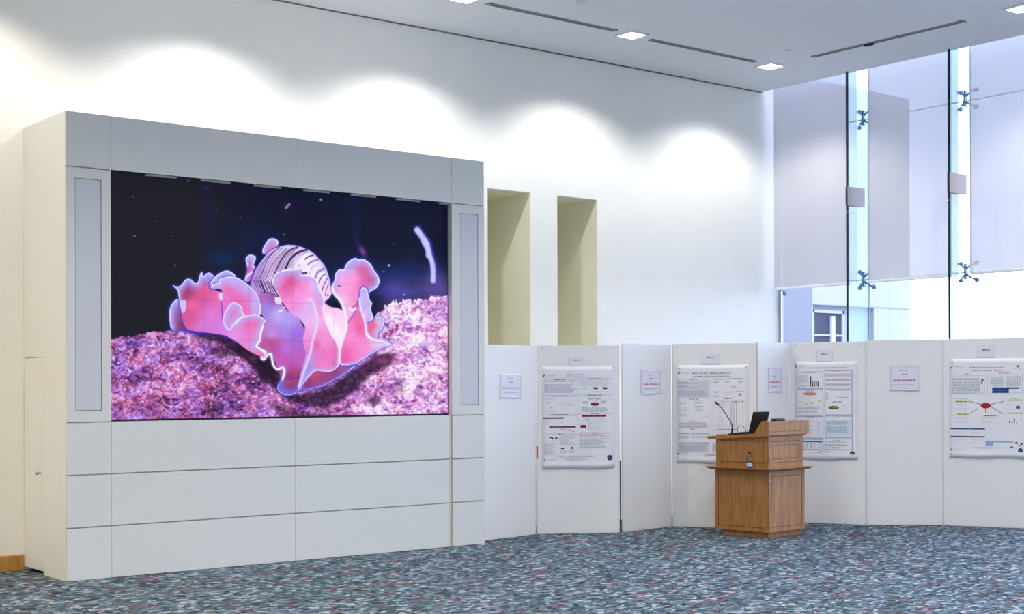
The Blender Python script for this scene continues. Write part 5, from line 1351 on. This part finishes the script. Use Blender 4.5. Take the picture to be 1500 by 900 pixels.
# looped cable behind the laptop
cz = desk_z(.33) + .006
cab = [lp(.030, .372, cz - .0025), lp(.030, .384, cz + .03), lp(.030, .376, cz + .060), lp(.030, .348, cz + .078), lp(.030, .314, cz + .066), lp(.030, .290, cz + .040), lp(.030, .276, cz + .004)]
k = MB(); pts = []
for i in range(len(cab) - 1):
    for s in range(4):
        t_ = s / 4
        p0 = cab[max(i - 1, 0)]; p1 = cab[i]; p2 = cab[i + 1]; p3 = cab[min(i + 2, len(cab) - 1)]
        pts.append(.5 * ((2 * p1) + (p2 - p0) * t_ + (2 * p0 - 5 * p1 + 4 * p2 - p3) * t_ ** 2 + (3 * p1 - p0 - 3 * p2 + p3) * t_ ** 3))
pts.append(cab[-1])
k.tube(pts, .0028, ink(70, 72, 82), 8)
tag(k.build('cable'), 'thin dark cable looping up beside the open laptop', 'cable')
# small black device on the raised ledge
dv = lp(.215, fy + .062, bzt - .0005)
dvc = thing('remote_control', 'small flat black device lying on the raised front of the lectern', 'device', dv, LA)
k = MB(); k.box(-.085, .085, -.028, .028, 0, .024, M['black'], .007); k.build('case', dvc)
k = MB(); k.box(-.06, .02, -.012, .012, .0241, .0255, ink(70, 78, 92), .0005); k.build('key_pad', dvc)
# water bottle on the ledge
bp_ = lp(-.033, .195, .6725)
bot = thing('water_bottle', 'small clear water bottle with pale blue label, standing on the ledge of the lectern', 'bottle', bp_)
k = MB(); k.lathe([(.022, 0), (.0275, .004), (.0275, .045), (.0262, .05), (.0262, .058), (.0275, .062), (.027, .092), (.022, .112), (.013, .130), (.0115, .134), (.0115, .142)], M['bottle'], 24); k.build('body', bot)
k = MB(); k.lathe([(.0205, .004), (.0258, .008), (.0258, .044), (.0250, .05), (.0250, .058), (.0255, .070)], M['water'], 20); k.build('water', bot)
k = MB(); n = 24; V = []; F = []
for i in range(n):
    a = 2 * PI * i / n; V += [(.0281 * math.cos(a), .0281 * math.sin(a), .016), (.0281 * math.cos(a), .0281 * math.sin(a), .052)]
for i in range(n): F.append((2 * i, 2 * ((i + 1) % n), 2 * ((i + 1) % n) + 1, 2 * i + 1))
k.add(V, F, M['label'], True); tag(k.build('paper_label', bot, fix=False), 'pale blue label')
k = MB(); k.lathe([(.0145, .140), (.0145, .156), (.013, .158)], M['cap'], 18); tag(k.build('cap', bot), 'dark cap')

# ------------------------------------------------------------------ light
def spot(x, y, power, ang=134, blend=.50, col=(1.0, .985, .955)):
    l = bpy.data.lights.new('downlight_lamp', 'SPOT'); l.energy = power; l.spot_size = math.radians(ang); l.spot_blend = blend
    l.color = col; l.shadow_soft_size = .06
    o = bpy.data.objects.new('downlight_lamp', l); COL.objects.link(o); o.location = (x, y, ZC - .06)
    return o
PW = 116
for y in (RY + .15, 7.25, 4.3, 1.3, -1.7, -4.5):
    for x in (-3.0, -.9, 1.2, 3.3, 5.42, 7.53, 9.635, 11.777):
        spot(x, y, PW * (.88 if y > 9 else 1.0), col=(1.0, .985, .955) if x > 4.5 else (1.0, .92, .78) if x > 2 else (1.0, .85, .60))
# warm lamp standing in the corner left of the housing, outside the photo
l = bpy.data.lights.new('warm_lamp', 'POINT'); l.energy = 30; l.color = (1.0, .74, .36); l.shadow_soft_size = .12
o = bpy.data.objects.new('warm_lamp', l); COL.objects.link(o); o.location = (.9, 10.35, 1.5)
# daylight: hazy bright sky
wd = bpy.data.worlds.new('sky'); SC.world = wd; wd.use_nodes = True
nt = wd.node_tree; nt.nodes.clear()
out = nt.nodes.new('ShaderNodeOutputWorld'); bg = nt.nodes.new('ShaderNodeBackground')
tc = nt.nodes.new('ShaderNodeTexCoord'); sp = nt.nodes.new('ShaderNodeSeparateXYZ'); cr = nt.nodes.new('ShaderNodeValToRGB')
nt.links.new(tc.outputs['Generated'], sp.inputs['Vector']); nt.links.new(sp.outputs['Z'], cr.inputs['Fac'])
cr.color_ramp.elements[0].position = 0.0; cr.color_ramp.elements[0].color = (.78, .82, 1.0, 1)
cr.color_ramp.elements[1].position = .55; cr.color_ramp.elements[1].color = (.50, .60, 1.0, 1)
e = cr.color_ramp.elements.new(.12); e.color = (.65, .745, 1.0, 1)
nt.links.new(cr.outputs['Color'], bg.inputs['Color']); bg.inputs['Strength'].default_value = 6.8
nt.links.new(bg.outputs['Background'], out.inputs['Surface'])

# ------------------------------------------------------------------ camera
cam = bpy.data.cameras.new('camera'); co_ = bpy.data.objects.new('camera', cam); COL.objects.link(co_)
ca, sa = math.cos(A_), math.sin(A_)
fw = Vector((ca, sa, 0)); rt = Vector((sa, -ca, 0)); upv = Vector((0, 0, 1))
r_ = rt * math.cos(RO_) + upv * math.sin(RO_); u_ = -rt * math.sin(RO_) + upv * math.cos(RO_)
Mx = Matrix((r_, u_, -fw)).transposed().to_4x4(); Mx.translation = (0, 0, CH_)
co_.matrix_world = Mx
cam.sensor_width = 36; cam.sensor_fit = 'HORIZONTAL'; cam.lens = 36 * F_ / 1500
cam.shift_y = (CY_ - 450) / 1500; cam.clip_start = .1; cam.clip_end = 300
SC.camera = co_

SC.view_settings.view_transform = 'Standard'; SC.view_settings.look = 'None'
SC.view_settings.exposure = 0.0; SC.view_settings.gamma = 1.0; SC.view_settings.use_curve_mapping = False
SC.cycles.use_denoising = True
SC.cycles.max_bounces = 10; SC.cycles.diffuse_bounces = 6; SC.cycles.transparent_max_bounces = 16
SC.cycles.sample_clamp_indirect = 6
